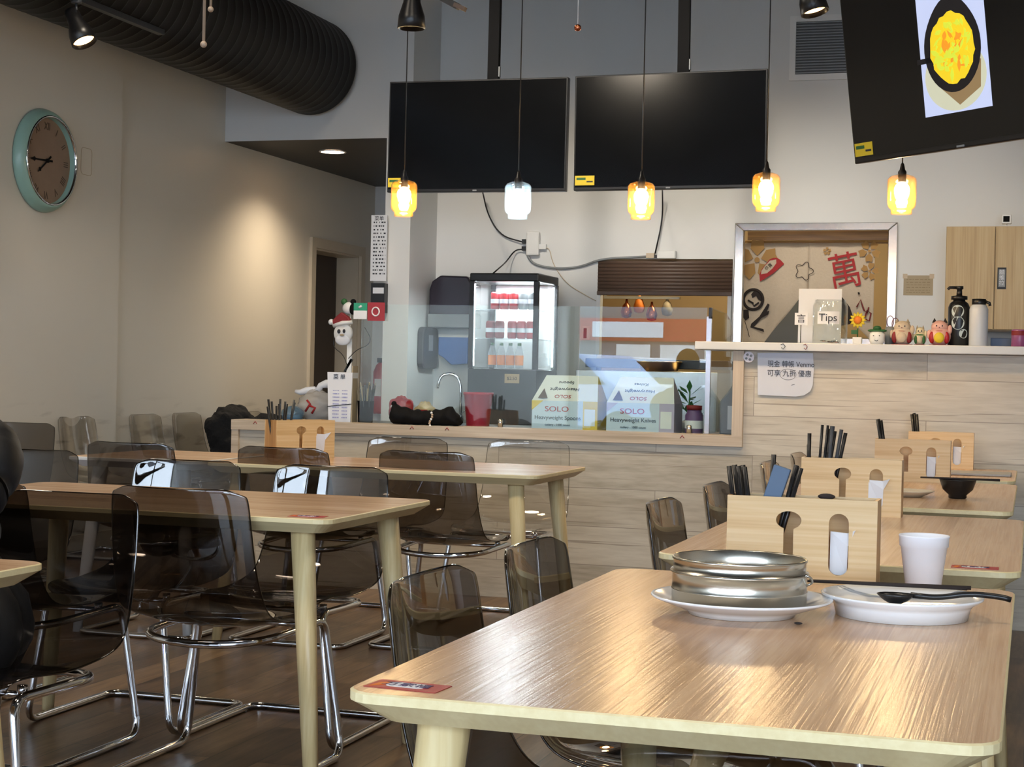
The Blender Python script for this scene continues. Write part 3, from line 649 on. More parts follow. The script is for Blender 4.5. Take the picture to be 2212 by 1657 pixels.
# ================================================================= SCREENS
def energy(mb, x, z, w, h, y=-0.024):
    mb.box((x, y-0.0008, z), (x+w, y, z+h), 'yellow')
    mb.box((x+w*0.08, y-0.0012, z+h*0.55), (x+w*0.55, y-0.0008, z+h*0.8), 'green'); mb.box((x+w*0.6, y-0.0012, z+h*0.3), (x+w*0.92, y-0.0008, z+h*0.45), 'ink')
def tv(x0, x1, z0, z1, label, roll, pole, sticker):
    w, h = x1-x0, z1-z0; t = thing('wall_screen', label, 'television', ((x0+x1)/2, 9.3, (z0+z1)/2), rot=(0, roll, 0))
    MB().box((-w/2, -0.02, -h/2), (w/2, 0.03, h/2), 'black').box((-w*0.3, 0.03, -h*0.3), (w*0.3, 0.07, h*0.3), 'black').build('housing', t, bevel=0.004)
    MB().box((-w/2+0.009, -0.0215, -h/2+0.018), (w/2-0.009, -0.0205, h/2-0.009), 'screen').build('display', t)
    MB().box((-0.012, -0.0225, -h/2+0.004), (0.012, -0.0205, -h/2+0.012), 'grey').build('badge', t)
    s = MB(); energy(s, sticker, -h/2+0.03, 0.115, 0.055, -0.022); s.build('energy_sticker', t, label='yellow energy sticker')
    px = pole-(x0+x1)/2
    MB().box((px-0.033, 0.07, -0.1), (px+0.033, 0.11, ZC-(z0+z1)/2-0.02), 'blackmatte').box((px-0.06, 0.055, -0.12), (px+0.06, 0.075, 0.12), 'black').box((px+0.033, 0.075, h/2+0.03), (px+0.04, 0.1, h/2+0.09), 'grey').build('ceiling_pole', t)
    return t
tv(-3.705, -2.602, 2.187, 2.846, 'black wall screen on the left, above the drinks fridge', 0.004, -3.09, -0.545)
tv(-2.556, -1.448, 2.190, 2.850, 'black wall screen in the middle, with a faint smudge at its right', -0.007, -1.945, -0.545)
TV3 = thing('menu_screen', 'tilted menu screen at the upper right showing a pan of yellow food', 'television')
e1 = Vector((.718, -.696, 0)).normalized(); n3 = Vector((-.696, -.718, 0)).normalized(); e2 = (n3*.148+Vector((0, 0, .989))).normalized(); nn = e1.cross(e2)  # points towards the room
R3 = Matrix((e1, -nn, e2)).transposed().to_4x4(); R3.translation = Vector((-.572, 5.5, 1.834)); TV3.matrix_world = R3
MB().box((0, 0.002, 0), (0.97, 0.045, 0.558), 'black').box((0.2, 0.045, 0.1), (0.75, 0.08, 0.45), 'black').build('housing', TV3, bevel=0.004)
MB().box((0.008, 0.0, 0.018), (0.962, 0.003, 0.55), 'screen').build('display', TV3)
s = MB(); energy(s, 0.012, 0.022, 0.085, 0.042, -0.0005); s.build('energy_sticker', TV3, label='yellow energy sticker')
MB().box((0.47, -0.002, 0.004), (0.5, 0.002, 0.01), 'grey').build('badge', TV3)
MB().tube([(0.48, 0.08, 0.28), (0.48, 0.14, 0.33)], 0.03, 'black').build('mount_arm', TV3)
pw = R3 @ Vector((0.48, 0.14, 0.33)); tp = MB(); tp.tube([pw, (pw.x, pw.y, ZC)], 0.025, 'black'); tag(tp.build('ceiling_pole'), 'black ceiling pole behind the tilted menu screen', 'pole')
pc = MB()
def P2(pts, mat, d): pc.prism(pts, d, d+0.0003, mat, T=XZ)
P2([(0.349, 0.108), (0.629, 0.108), (0.629, 0.535), (0.349, 0.535)], 'sprint_w', 0.0008)
P2(circ(0.128, 40, (0.49, 0.215), 1.0, 0.8), 'sprint_p', 0.0012)
P2([(0.41, 0.20), (0.50, 0.128), (0.59, 0.17), (0.60, 0.25), (0.43, 0.26)], 'sprint_b', 0.0016)
pan = []
for k in range(40):
    a = 2*PI*k/40; r = 0.118+0.018*max(0, math.sin(a))**6
    pan.append((0.487+r*math.cos(a), 0.300+r*1.12*math.sin(a)))
P2(pan, 'sprint_k', 0.0020); P2([(0.335, 0.268), (0.41, 0.268), (0.41, 0.284), (0.335, 0.284)], 'sprint_k', 0.0020)
rd = random.Random(3)
P2([(0.487+0.092*(1+0.05*rd.uniform(-1, 1))*math.cos(2*PI*k/34), 0.300+0.104*(1+0.05*rd.uniform(-1, 1))*math.sin(2*PI*k/34)) for k in range(34)], 'sprint_y', 0.0024)
for k in range(80):
    a = rd.random()*2*PI; r = math.sqrt(rd.random())*0.075; cx, cz = 0.487+r*math.cos(a), 0.300+r*1.1*math.sin(a); q = rd.random()*PI
    m = rd.choice(['sprint_o', 'sprint_y2', 'sprint_y2', 'sprint_y']); l, w = rd.uniform(0.010, 0.024), rd.uniform(0.003, 0.008)
    P2([(cx+l*math.cos(b)*math.cos(q)-w*math.sin(b)*math.sin(q)+0.002*math.sin(3*b), cz+l*math.cos(b)*math.sin(q)+w*math.sin(b)*math.cos(q)) for b in [2*PI*j/12 for j in range(12)]], m, 0.0028+k*0.00001)
pc.build('screen_picture', TV3, label='lit picture of a black pan of yellow food')

# vent
t = thing('air_vent', 'square slatted air vent high on the back wall behind the menu screen', 'vent', (-1.39, YB, 3.335))
MB().box((-0.185, -0.006, -0.2), (0.215, 0, 0.2), 'darkgrey').build('backing', t)
for (a, b) in (((-0.215, -0.016, 0.175), (0.245, 0, 0.215)), ((-0.215, -0.016, -0.215), (0.245, 0, -0.175)), ((-0.215, -0.016, -0.175), (-0.175, 0, 0.175)), ((0.205, -0.016, -0.175), (0.245, 0, 0.175))):
    MB().box(a, b, 'white').build('frame', t)
sl = MB()
for k in range(19): sl.cbox((0.015, -0.010, -0.166+k*0.0185), (0.38, 0.013, 0.008), 'grey', T=Matrix.Translation((0, -0.0, 0)))
sl.build('slats', t)
# wall clock
t = thing('wall_clock', 'round mint green wall clock with roman numerals on the left wall', 'clock', (XL+0.046, 8.33, 2.285), rot=(0, PI/2, 0))
MB().lathe([(0.255, 0.0), (0.292, 0.002), (0.297, 0.010), (0.295, 0.022), (0.284, 0.048), (0.268, 0.066), (0.258, 0.070), (0.250, 0.068), (0.246, 0.055), (0.244, 0.030)], 'mint', 64, cap=False).build('rim', t)
MB().lathe([(0.001, 0.030), (0.245, 0.030)], 'dial', 48, cap=False).build('dial', t)
MB().lathe([(0.257, 0.069), (0.255, 0.074), (0.247, 0.074), (0.245, 0.062)], 'chrome', 64, cap=False).build('bezel', t)
for k, tx in enumerate('XII I II III IIII V VI VII VIII IX X XI'.split()):
    a = PI/2-k*PI/6  # clock angle in the wall plane: up = -local x (world +z), right as seen = world +y... built below
    up = Vector((-1, 0)); rt = Vector((0, 1)); dr = up*math.cos(k*PI/6)+rt*math.sin(k*PI/6)
    lettering(tx, 0.062, plain('clock_ink', '#4f3f33', 0.7), t, (dr.x*0.195, dr.y*0.195, 0.0315), (0, 0, PI/2-k*PI/6), name='numeral', sx=0.8)
def hand(ang, ln, w, z, nm):
    up = Vector((-1, 0)); rt = Vector((0, 1)); d = up*math.cos(ang)+rt*math.sin(ang); s_ = Vector((-d.y, d.x))
    P = [d*-0.045+s_*w, d*ln*0.7+s_*w*0.7, d*ln*0.76+s_*w*2.2, d*ln*0.84+s_*w, d*ln, d*ln*0.84-s_*w, d*ln*0.76-s_*w*2.2, d*ln*0.7-s_*w*0.7, d*-0.045-s_*w]
    MB().prism([(p.x, p.y) for p in P], z, z+0.002, 'blackmatte').build(nm, t)
hand(math.radians(268), 0.18, 0.006, 0.041, 'minute_hand'); hand(math.radians(232), 0.12, 0.006, 0.037, 'hour_hand')
MB().lathe([(0.012, 0.031), (0.012, 0.045), (0.001, 0.046)], 'blackmatte').build('hub', t)
# faint sticker outline beside the clock
tag(MB().tube(fillet([(XL+0.046, 8.74, 2.42), (XL+0.046, 8.74, 2.26), (XL+0.046, 8.86, 2.26), (XL+0.046, 8.86, 2.42)], 0.03, closed=True), 0.0015, 'kraft', 5, closed=True).build('tape_outline'), 'faint rounded tape mark on the left wall beside the clock', 'tape mark')

# ================================================================= BACK WALL THINGS
# serving hatch: shutter, lit strips, frame
t = thing('roller_shutter', 'half-lowered brown roller shutter over the serving hatch', 'shutter', (-2.42, YB-0.02, 1.70))
sh = MB()
for k in range(9): sh.lathe([(0.001, -0.47), (0.016, -0.47), (0.016, 0.465), (0.001, 0.465)], 'shutter', 10, T=at(0, 0.02, 0.012+k*0.024, 0, 0, PI/2))
sh.build('curtain', t); MB().box((-0.47, -0.012, -0.02), (0.465, 0.03, 0.006), 'shutter').build('bottom_rail', t, bevel=0.003)
for x in (-2.883, -1.972):
    tag(MB().box((x-0.012, YB-0.012, 1.27), (x+0.014, YB+0.03, 1.70), 'white').build('hatch_jamb'), 'white upright strip on the %s side of the serving hatch' % ('fridge' if x < -2.5 else 'framed window'), 'trim')
MB_ = MB().box((-2.91, 10.98, 1.18), (-1.93, YB+0.30, 1.24), 'darkgrey'); tag(MB_.build('hatch_sill', bevel=0.003), 'dark metal sill of the serving hatch', 'sill')
tag(MB().box((-2.9, 10.7, 0.76), (-1.95, 11.19, 1.16), 'steel').box((-2.9, 10.68, 0.0), (-1.95, 11.19, 0.76), 'steel').build('steel_counter', bevel=0.004), 'steel prep counter under the serving hatch', 'counter')
# things hanging in the kitchen seen through the hatch
for k, (x, z, m) in enumerate(((-3.02, 1.62, 'copper'), (-2.92, 1.66, 'orange'), (-2.82, 1.60, 'copper'), (-2.70, 1.64, 'kraft'))):
    u = MB().lathe([(0.001, -0.05), (0.035, -0.04), (0.045, 0.0), (0.03, 0.05), (0.012, 0.07), (0.008, 0.1)], m, 18)
    tag(u.build('hanging_pan', loc=(x, 12.6, z)), 'small %s utensil hanging in the kitchen behind the hatch' % ('copper', 'orange', 'dented copper', 'brown')[k], 'utensil')
tag(MB().box((-3.2, 12.58, 1.72), (-2.6, 12.62, 1.74), 'steel').box((-3.2, 12.6, 1.72), (-3.18, 12.62, 2.8), 'steel').build('hanging_rail'), 'steel rail carrying utensils in the kitchen', 'rail')
tag(MB().box((-2.3, 13.2, 0), (-1.7, 13.6, 1.85), 'darkgrey').build('tall_cooler', bevel=0.01), 'tall dark cabinet deep in the kitchen behind the hatch', 'cabinet')
# framed window with polished frame
t = thing('kitchen_window_frame', 'polished steel frame around the kitchen window with the cloth curtain', 'window frame', (-1.405, YB, 1.77))
for poly in ([(-0.535, 0.40), (0.535, 0.40), (0.475, 0.348), (-0.475, 0.348)], [(-0.535, 0.40), (-0.475, 0.348), (-0.475, -0.41), (-0.535, -0.41)], [(0.535, 0.40), (0.475, 0.348), (0.475, -0.41), (0.535, -0.41)]):
    MB().prism(poly, 0.0, 0.035, 'frame_steel', T=XZ).build('frame', t, bevel=0.004)
# curtain
CY = YB+0.16
t = thing('noren_curtain', 'pale linen half curtain with red character, flowers and dark figure in kitchen window', 'curtain', (-1.43, CY, 2.05))
def cloth(u0, u1, zb, gather, nm, seg=26, rows=22):
    vs = []; fs = []
    for j in range(rows+1):
        v = j/rows
        for i in range(seg+1):
            u = i/seg; x = u0+(u1-u0)*u; lim = zb(x) if callable(zb) else zb; z = lim*v
            yy = 0.012*math.sin(x*38+v*2)*(0.3+0.7*v); vs.append((x, yy, z))
    for j in range(rows):
        for i in range(seg): k = j*(seg+1)+i; fs.append((k, k+1, k+seg+2, k+seg+1))
    o = MB().add(vs, fs, 'linen', True).build(nm, t); s_ = o.modifiers.new('thick', 'SOLIDIFY'); s_.thickness = 0.003
    return o
cloth(-0.49, -0.036, lambda x: -0.68 if x < -0.333 else (-0.68+(x+0.333)*1.27), 0, 'left_panel')
cloth(-0.036, 0.40, lambda x: -0.34-(max(0, x-0.06))*0.95, 0, 'right_panel')
MB().tube([(-0.5, 0, 0.012), (0.5, 0, 0.012)], 0.008, 'tan').build('rod', t)
pr = MB()
def sk(pts, w, mat, d=0.020, cl=False):
    pr.tube([(x, -d, z) for x, z in pts], w, mat, 6, closed=cl)
def flower(cx, cz, r, mat, hole=True, n=5, rot=0.3):
    for k in range(n):
        a = rot+2*PI*k/n; c = Vector((cx+r*0.6*math.cos(a), cz+r*0.6*math.sin(a))); d = Vector((math.cos(a), math.sin(a))); s_ = Vector((-d.y, d.x))
        P = [c-d*r*0.42, c-d*r*0.1+s_*r*0.3, c+d*r*0.3+s_*r*0.26, c+d*r*0.24, c+d*r*0.3-s_*r*0.26, c-d*r*0.1-s_*r*0.3]
        pr.prism([(p.x, p.y) for p in P], 0.017, 0.0175, mat, T=XZ)
    pr.prism(circ(r*0.12, 10, (cx, cz)), 0.017, 0.0175, mat, T=XZ)
flower(-0.385, -0.115, 0.155, 'tan'); flower(0.365, -0.055, 0.08, 'tan', rot=0.9); flower(0.37, -0.19, 0.065, 'tan', rot=0.1); flower(0.085, -0.055, 0.03, 'tan')
fl = []
for k in range(60):
    a = 2*PI*k/60; r = 0.052*(1+0.22*math.cos(5*a)); fl.append((-0.065+r*math.cos(a), -0.19+r*math.sin(a)))
sk(fl, 0.0022, 'darkprint', 0.018, True)
# red fan with a pale label
pr.prism([(-.362, -.263), (-.366, -.215), (-.352, -.18), (-.333, -.153), (-.30, -.112), (-.275, -.100), (-.250, -.100), (-.225, -.115), (-.20, -.142), (-.277, -.209)], 0.018, 0.0185, 'redink', T=XZ)
pr.prism([(-.355, -.213), (-.353, -.19), (-.33, -.155), (-.297, -.120), (-.255, -.112), (-.253, -.137), (-.28, -.175), (-.315, -.205)], 0.019, 0.0194, 'linen', T=XZ)
# dark figure: round head with a bent arm
hd = [(-0.405+0.066*math.cos(2*PI*k/30), -0.385+0.068*math.sin(2*PI*k/30)) for k in range(30)]; sk(hd, 0.010, 'darkprint', 0.018, True)
pr.prism([(-0.40, -0.325), (-0.345, -0.35), (-0.345, -0.40), (-0.37, -0.385), (-0.385, -0.36), (-0.41, -0.375), (-0.42, -0.35)], 0.018, 0.0185, 'darkprint', T=XZ)
sk([(-0.44, -0.39), (-0.405, -0.41), (-0.40, -0.43), (-0.365, -0.405)], 0.006, 'darkprint')
pr.prism([(-0.47, -0.455), (-0.435, -0.455), (-0.43, -0.51), (-0.455, -0.53), (-0.475, -0.50)], 0.018, 0.0185, 'darkprint', T=XZ)
pr.prism([(-0.305, -0.41), (-0.292, -0.42), (-0.31, -0.465), (-0.292, -0.46), (-0.30, -0.485), (-0.345, -0.51), (-0.395, -0.57), (-0.33, -0.585), (-0.325, -0.605), (-0.42, -0.575), (-0.415, -0.55), (-0.36, -0.50)], 0.018, 0.0185, 'darkprint', T=XZ)
sk([(-0.46, -0.53), (-0.435, -0.60), (-0.425, -0.64)], 0.002, 'darkprint')
# dark round shape at the right panel's lower corner
pr.prism([(0.135, -0.335), (0.19, -0.36), (0.245, -0.43), (0.27, -0.50), (0.27, -0.54), (0.17, -0.56), (0.12, -0.50)], 0.018, 0.0185, 'darkprint', T=XZ)
sk([(0.30, -0.33), (0.305, -0.345)], 0.006, 'darkprint')
sk([(0.29, -0.43), (0.315, -0.38), (0.34, -0.45), (0.36, -0.47), (0.37, -0.43)], 0.005, 'darkred'); sk([(0.345, -0.50), (0.36, -0.45), (0.385, -0.47), (0.375, -0.52), (0.35, -0.51)], 0.005, 'darkred')
pr.build('print', t, label='printed flowers, fan and dark figure')
lettering('萬', 0.26, 'redink', t, (0.21, -0.021, -0.204), (PI/2, -0.2, 0), name='red_character', sx=0.86)
lettering('恭喜', 0.030, 'darkprint', t, (-0.305, -0.021, -0.163), (PI/2, -0.7, 0), name='fan_writing')
# beam and kitchen shapes behind the curtain
tag(MB().box((-1.95, 11.75, 2.08), (-0.8, 11.8, 2.20), wood('dark_beam', '#4a3420', '#6e4f2e', '#8a683e', 'X')).build('wooden_beam'), 'brown wooden beam above the linen curtain in the kitchen', 'beam', kind='structure')
tag(MB().box((-1.6, 12.7, 0), (-0.9, 13.1, 1.45), 'steel').build('kitchen_unit', bevel=0.01), 'steel kitchen unit behind the curtain gap', 'kitchen unit')
# wall cabinet
t = thing('wall_cabinet', 'pale maple wall cabinet with two doors at the right', 'cabinet', (-0.545, YB, 1.464))
MB().box((0, -0.35, 0), (1.2, -0.002, 0.648), 'maple').build('body', t, bevel=0.002)
for x0, x1 in ((0.004, 0.296), (0.302, 0.596), (0.602, 0.896)):
    dr = MB().box((x0, -0.370, 0.004), (x1, -0.352, 0.644), 'maple').build('door', t, bevel=0.002)
lb = MB().box((0.315, -0.3722, 0.255), (0.368, -0.3712, 0.39), 'ink').box((0.322, -0.373, 0.268), (0.362, -0.3722, 0.378), 'grey')
lb.build('label', t, label='small dark printed label')
lettering('囍\n推\n拉', 0.034, 'paper', t, (0.3415, -0.3737, 0.325), name='label_writing', spacing=1.0)
t = thing('security_camera', 'small white cube camera with black lens on top of the maple cabinet', 'camera', (-0.185, 10.95, 2.113))
MB().lathe([(0.02, 0), (0.02, 0.004), (0.005, 0.006), (0.005, 0.022)], 'white').build('foot', t)
MB().box((-0.03, -0.02, 0.022), (0.03, 0.02, 0.082), 'white').build('body', t, bevel=0.006); MB().box((-0.020, -0.0215, 0.034), (0.018, -0.0195, 0.070), 'blackmatte').build('lens', t, bevel=0.002)
t = thing('wall_notice', 'small tan paper notice taped on the wall left of the maple cabinet', 'notice', (-0.733, YB-0.002, 1.76))
MB().box((-0.094, 0, -0.065), (0.094, 0.001, 0.065), 'kraft').box((-0.1, -0.0006, 0.045), (-0.07, 0, 0.075), 'linen').box((0.07, -0.0006, 0.045), (0.1, 0, 0.075), 'linen').build('sheet', t)
tx = MB(); lines(tx, at(0, -0.001, 0) @ XZ, 6, -0.075, 0.075, 0.035, 0.017, 0.004, plain('faded_ink', '#8d7d62', 0.8), 4); tx.build('writing', t)
# power outlets and cables
t = thing('power_outlet', 'white multi-plug power outlet high on the back wall above the fridge', 'power outlet', (-3.362, YB, 2.035))
MB().box((-0.045, -0.045, -0.085), (0.05, 0, 0.085), 'white').build('body', t, bevel=0.012)
MB().box((-0.075, -0.04, 0.0), (-0.045, -0.012, 0.03), 'black').box((-0.075, -0.04, -0.05), (-0.045, -0.012, -0.02), 'black').box((0.05, -0.035, -0.04), (0.10, -0.01, -0.005), 'white').build('plugs', t)
t = thing('power_adapter', 'small white adapter resting above the brown shutter', 'power adapter', (-2.415, YB-0.03, 1.955))
MB().box((-0.055, -0.02, -0.026), (0.075, 0.03, 0.03), 'white').build('body', t, bevel=0.008)
MB().box((-0.13, -0.015, -0.02), (-0.075, 0.02, 0.012), 'linen').box((-0.08, -0.012, -0.02), (-0.055, 0.018, 0.0), 'black').build('plug', t)
t = tag(MB().box((-2.995, YB-0.006, 1.367), (-2.938, YB, 1.462), 'white').box((-2.985, YB-0.009, 1.38), (-2.962, YB-0.005, 1.45), 'ink').build('light_switch', bevel=0.002), 'small switch plate left of the serving hatch', 'switch')
def cable(label, pts, r, mat): tag(MB().tube(fillet(pts, 0.12, 6), r, mat, 8).build('cable'), label, 'cable')
cable('black cable dropping from the left screen to the wall outlet', [(-3.13, 9.36, 2.19), (-3.715, 11.1, 2.40), (-3.70, 11.18, 2.24), (-3.60, 11.18, 2.09), (-3.43, 11.165, 2.045)], 0.005, 'black')
cable('black cable running from the wall outlet down to the drinks fridge', [(-3.43, 11.165, 1.995), (-3.49, 11.17, 1.99), (-3.53, 11.1, 1.90), (-3.46, 10.6, 1.79)], 0.005, 'black')
cable('black cable dropping from the middle screen to the adapter', [(-2.06, 9.36, 2.20), (-2.43, 11.1, 2.40), (-2.44, 11.18, 2.2), (-2.485, 11.165, 1.965)], 0.005, 'black')
cable('grey flat cable sagging along the wall between outlet and adapter', [(-3.40, 11.175, 1.96), (-3.36, 11.185, 1.89), (-3.20, 11.185, 1.86), (-3.02, 11.185, 1.87), (-2.87, 11.18, 1.93), (-2.54, 11.17, 1.945)], 0.008, 'grey')
cable('thin white cord from the outlet falling toward the hatch', [(-3.28, 11.185, 2.01), (-3.24, 11.19, 2.0), (-3.22, 11.19, 1.90), (-3.12, 11.19, 1.76), (-2.98, 11.19, 1.68), (-2.90, 11.19, 1.64)], 0.003, 'linen')

# ================================================================= SERVICE AREA
# back bench with sink
tag(MB().box((-4.08, 10.35, 0.0), (-2.95, 11.19, 0.76), 'white').box((-4.08, 10.33, 0.76), (-2.95, 11.19, 0.79), 'steel').build('back_bench', bevel=0.003), 'steel-topped back bench carrying the fridge and the taps', 'bench')
def tap(x, label, fl=1):
    t = thing('gooseneck_tap', label, 'tap', (x, 10.95, 0.79), 0, 'taps at the back bench')
    MB().tube(fillet([(0, 0, 0), (0, 0, 0.27), (-0.06*fl, -0.01, 0.33), (-0.14*fl, -0.04, 0.31), (-0.155*fl, -0.05, 0.22)], 0.07, 8), 0.011, 'chrome', 10).lathe([(0.022, 0), (0.022, 0.03), (0.012, 0.04)], 'chrome', 16).build('spout', t)
    MB().tube([(0.01, -0.01, 0.05), (0.05, -0.03, 0.08)], 0.006, 'chrome').build('handle', t)
tap(-3.79, 'chrome gooseneck tap at the sink left of the fridge'); tap(-3.68, 'second chrome gooseneck tap, closest to the fridge', -1)
# fridge
t = thing('drinks_fridge', 'charcoal countertop drinks fridge with lit glass sides full of cans', 'fridge', (-3.30, 10.58, 0.792), 0.0)
FW, FD, FH = 0.235, 0.24, 0.985
MB().box((-FW, -FD, 0), (FW, FD, 0.36), 'fridge').build('base_cabinet', t, bevel=0.006)
MB().box((-FW, -FD, FH-0.055), (FW, FD, FH), 'black').build('top_cap', t, bevel=0.008)
for sx in (-1, 1):
    for sy in (-1, 1): MB().box((sx*FW-0.016*(1+sx), sy*FD-0.016*(1+sy), 0.36), (sx*FW+0.016*(1-sx), sy*FD+0.016*(1-sy), FH-0.055), 'black').build('corner_post', t)
for sx in (-1, 1): MB().box((sx*(FW-0.006)-0.002, -FD+0.03, 0.37), (sx*(FW-0.006)+0.002, FD-0.03, FH-0.06), 'winglass').build('side_glass', t)
MB().box((-FW+0.03, -FD+0.002, 0.37), (FW-0.03, -FD+0.006, FH-0.06), 'winglass').build('door_glass', t); MB().box((-FW+0.03, FD-0.012, 0.36), (FW-0.03, FD-0.006, FH-0.06), 'white').build('back_panel', t)
for sx in (-1, 1): MB().tube([(sx*(FW-0.03), -FD+0.022, 0.38), (sx*(FW-0.03), -FD+0.022, FH-0.07)], 0.005, 'led', 6).build('light_strip', t, label='cool light strip')
MB().tube([(FW-0.024, FD-0.04, 0.38), (FW-0.024, FD-0.04, FH-0.07)], 0.005, 'led', 6).build('light_strip', t, label='cool light strip')
for z in (0.36, 0.555, 0.745): MB().box((-FW+0.02, -FD+0.03, z), (FW-0.02, FD-0.02, z+0.005), 'clearplastic').build('shelf', t)
MB().box((0.02, -FD-0.002, 0.27), (0.12, -FD, 0.33), 'kraft').build('price_label', t)
lettering('$2.50', 0.03, 'ink', t, (0.07, -FD-0.003, 0.30), name='price_writing')
def can(x, y, z, mat, label, h=0.115, r=0.031, group='cans in the drinks fridge'):
    o = MB().lathe([(0.001, 0.002), (r*0.8, 0), (r, 0.008), (r, h-0.012), (r*0.82, h), (0.001, h-0.002)], mat, 20); o.lathe([(r*1.005, h*0.35), (r*1.005, h*0.6)], 'paper', 20, cap=False)
    o = o.build('drink_can', loc=(x, y, z)); tag(o, label, 'can', group); return o
FX, FYY, FZ = -3.30, 10.58, 0.792
for k in range(5): can(FX-0.10+k*0.064, FYY-0.10, FZ+0.752, 'red' if k < 3 else 'grey', 'red can on the top fridge shelf' if k < 3 else 'silver can on the top fridge shelf', group='red cans on top fridge shelf' if k < 3 else 'silver cans on top fridge shelf')
for k in range(2): can(FX-0.13+k*0.064, FYY-0.10, FZ+0.562, 'darkred', 'dark red can at the left of the middle fridge shelf', group='dark red cans on middle shelf')
for k in range(3): can(FX+0.02+k*0.064, FYY-0.10, FZ+0.562, 'red', 'bright red can at the right of the middle fridge shelf', group='bright red cans on middle shelf')
for k in range(4):
    b = MB().lathe([(0.001, 0), (0.028, 0.002), (0.028, 0.10), (0.016, 0.14), (0.012, 0.15)], 'clearplastic', 18).lathe([(0.0285, 0.02), (0.0285, 0.085)], 'orange', 18, cap=False).lathe([(0.013, 0.148), (0.013, 0.166), (0.001, 0.167)], 'green', 14)
    tag(b.build('juice_bottle', loc=(FX-0.11+k*0.062, FYY-0.11, FZ+0.367)), 'orange juice bottle with green cap on the bottom fridge shelf', 'bottle', 'juice bottles in the fridge')
light('fridge_light', 'AREA', (FX, FYY, FZ+0.915), 9.0, (0.88, 0.96, 1.0), shape='SQUARE', size=0.3)
# dispensers
t = thing('towel_dispenser', 'big dark curved paper towel dispenser on the back wall left of the fridge', 'dispenser', (-3.90, YB, 1.52))
MB().prism([(-0.16, -0.08), (0.16, -0.08), (0.16, 0.22), (0.12, 0.275), (-0.08, 0.28), (-0.14, 0.24), (-0.16, 0.18)], 0.0, 0.2, plain('smoked_plastic', '#2a2430', 0.2), T=XZ).build('cover', t, bevel=0.012)
MB().box((-0.165, -0.205, -0.085), (0.165, 0, 0.01), 'grey').build('lower_cover', t, bevel=0.006)
t = thing('glove_box', 'blue dispenser box fixed under the dark towel dispenser', 'dispenser', (-3.92, YB, 1.285))
MB().prism([(-0.10, 0.10), (0.12, 0.10), (0.12, -0.10), (0.0, -0.11), (-0.06, -0.06), (-0.10, -0.04)], 0, 0.10, 'blue', T=XZ).build('body', t, bevel=0.008)
MB().box((-0.1, -0.102, 0.085), (0.12, 0, 0.105), 'white').build('lid', t)
t = thing('soap_dispenser', 'grey rounded dispenser on the side of the pale column', 'dispenser', (-4.085, 11.0, 1.29), PI/2)
MB().prism(rrect(0.30, 0.29, 0.05), 0.0, 0.05, 'darkgrey', T=XZ).build('body', t, bevel=0.01); MB().box((-0.05, -0.053, -0.02), (0.03, -0.05, 0.09), 'grey').build('window', t)
t = thing('fire_extinguisher', 'red fire extinguisher hanging at the far end of the hallway', 'fire extinguisher', (-5.38, 13.42, 0.75))
MB().lathe([(0.001, 0), (0.06, 0.0), (0.065, 0.02), (0.065, 0.36), (0.04, 0.42), (0.02, 0.44)], 'red', 24).build('cylinder', t); MB().box((-0.03, -0.015, 0.44), (0.04, 0.015, 0.48), 'black').build('valve', t); MB().box((-0.03, -0.067, 0.15), (0.03, -0.06, 0.3), 'paper').build('label', t)
# things at the hall-side of the column
t = thing('menu_board', 'tall white printed menu board beside the pale column', 'notice board', (-4.285, 10.6, 1.96))
MB().box((-0.058, 0, -0.225), (0.058, 0.01, 0.225), 'paper').build('board', t)
tx = MB(); lines(tx, at(0, -0.001, 0) @ XZ, 15, -0.04, 0.05, 0.17, 0.025, 0.010, 'ink', 9, 2); tx.build('writing', t)
lettering('菜单', 0.035, 'ink', t, (0, -0.0012, 0.20), name='heading')
t = thing('wall_phone_box', 'small black box with white front under the menu board', 'box', (-4.285, 10.6, 1.66))
MB().box((-0.05, 0, -0.14), (0.05, 0.06, 0.06), 'black').box((-0.035, -0.002, -0.01), (0.045, 0, 0.03), 'paper').box((-0.03, -0.002, -0.14), (0.05, 0, -0.10), 'darkred').build('body', t)

# ================================================================= THINGS ON THE COUNTER
CZ = 0.853; WZ = 0.838
# plastic bag with take-away
def blob(mb, c, r, mat, seed, n=28, m=18, amp=0.12, T=None):
    rd = random.Random(seed); ph = [(rd.uniform(1, 5), rd.uniform(1, 5), rd.uniform(0, 6), rd.uniform(0, 6)) for _ in range(6)]
    vs = []; fs = []
    for i in range(m+1):
        a = -PI/2+PI*i/m
        for k in range(n):
            w = 2*PI*k/n; d = 1+amp*sum(math.sin(p[0]*w*1+p[2]+round(p[0]))*0 + math.sin(round(p[0])*w+p[2])*math.sin(round(p[1])*a*2+p[3]) for p in ph)/2.2
            vs.append((c[0]+r[0]*d*math.cos(a)*math.cos(w), c[1]+r[1]*d*math.cos(a)*math.sin(w), max(c[2]-r[2]*0.92, c[2]+r[2]*d*math.sin(a))))
    for i in range(m):
        for k in range(n): fs.append((i*n+k, i*n+(k+1) % n, (i+1)*n+(k+1) % n, (i+1)*n+k))
    return mb.add(vs, fs, mat, True, T)
t = thing('takeaway_bag', 'white knotted plastic bag with red print on the counter, beside the menu holder', 'bag', (-3.72, 8.36, WZ))
blob(MB(), (0, 0, 0.085), (0.115, 0.09, 0.09), 'bag', 5).build('bag_body', t)
kn = MB(); kn.tube([(0, 0, 0.15), (-0.02, 0, 0.18), (-0.06, -0.01, 0.17), (-0.10, 0, 0.16), (-0.13, 0, 0.165)], [0.022, 0.016, 0.02, 0.016, 0.01], 'paper', 10)
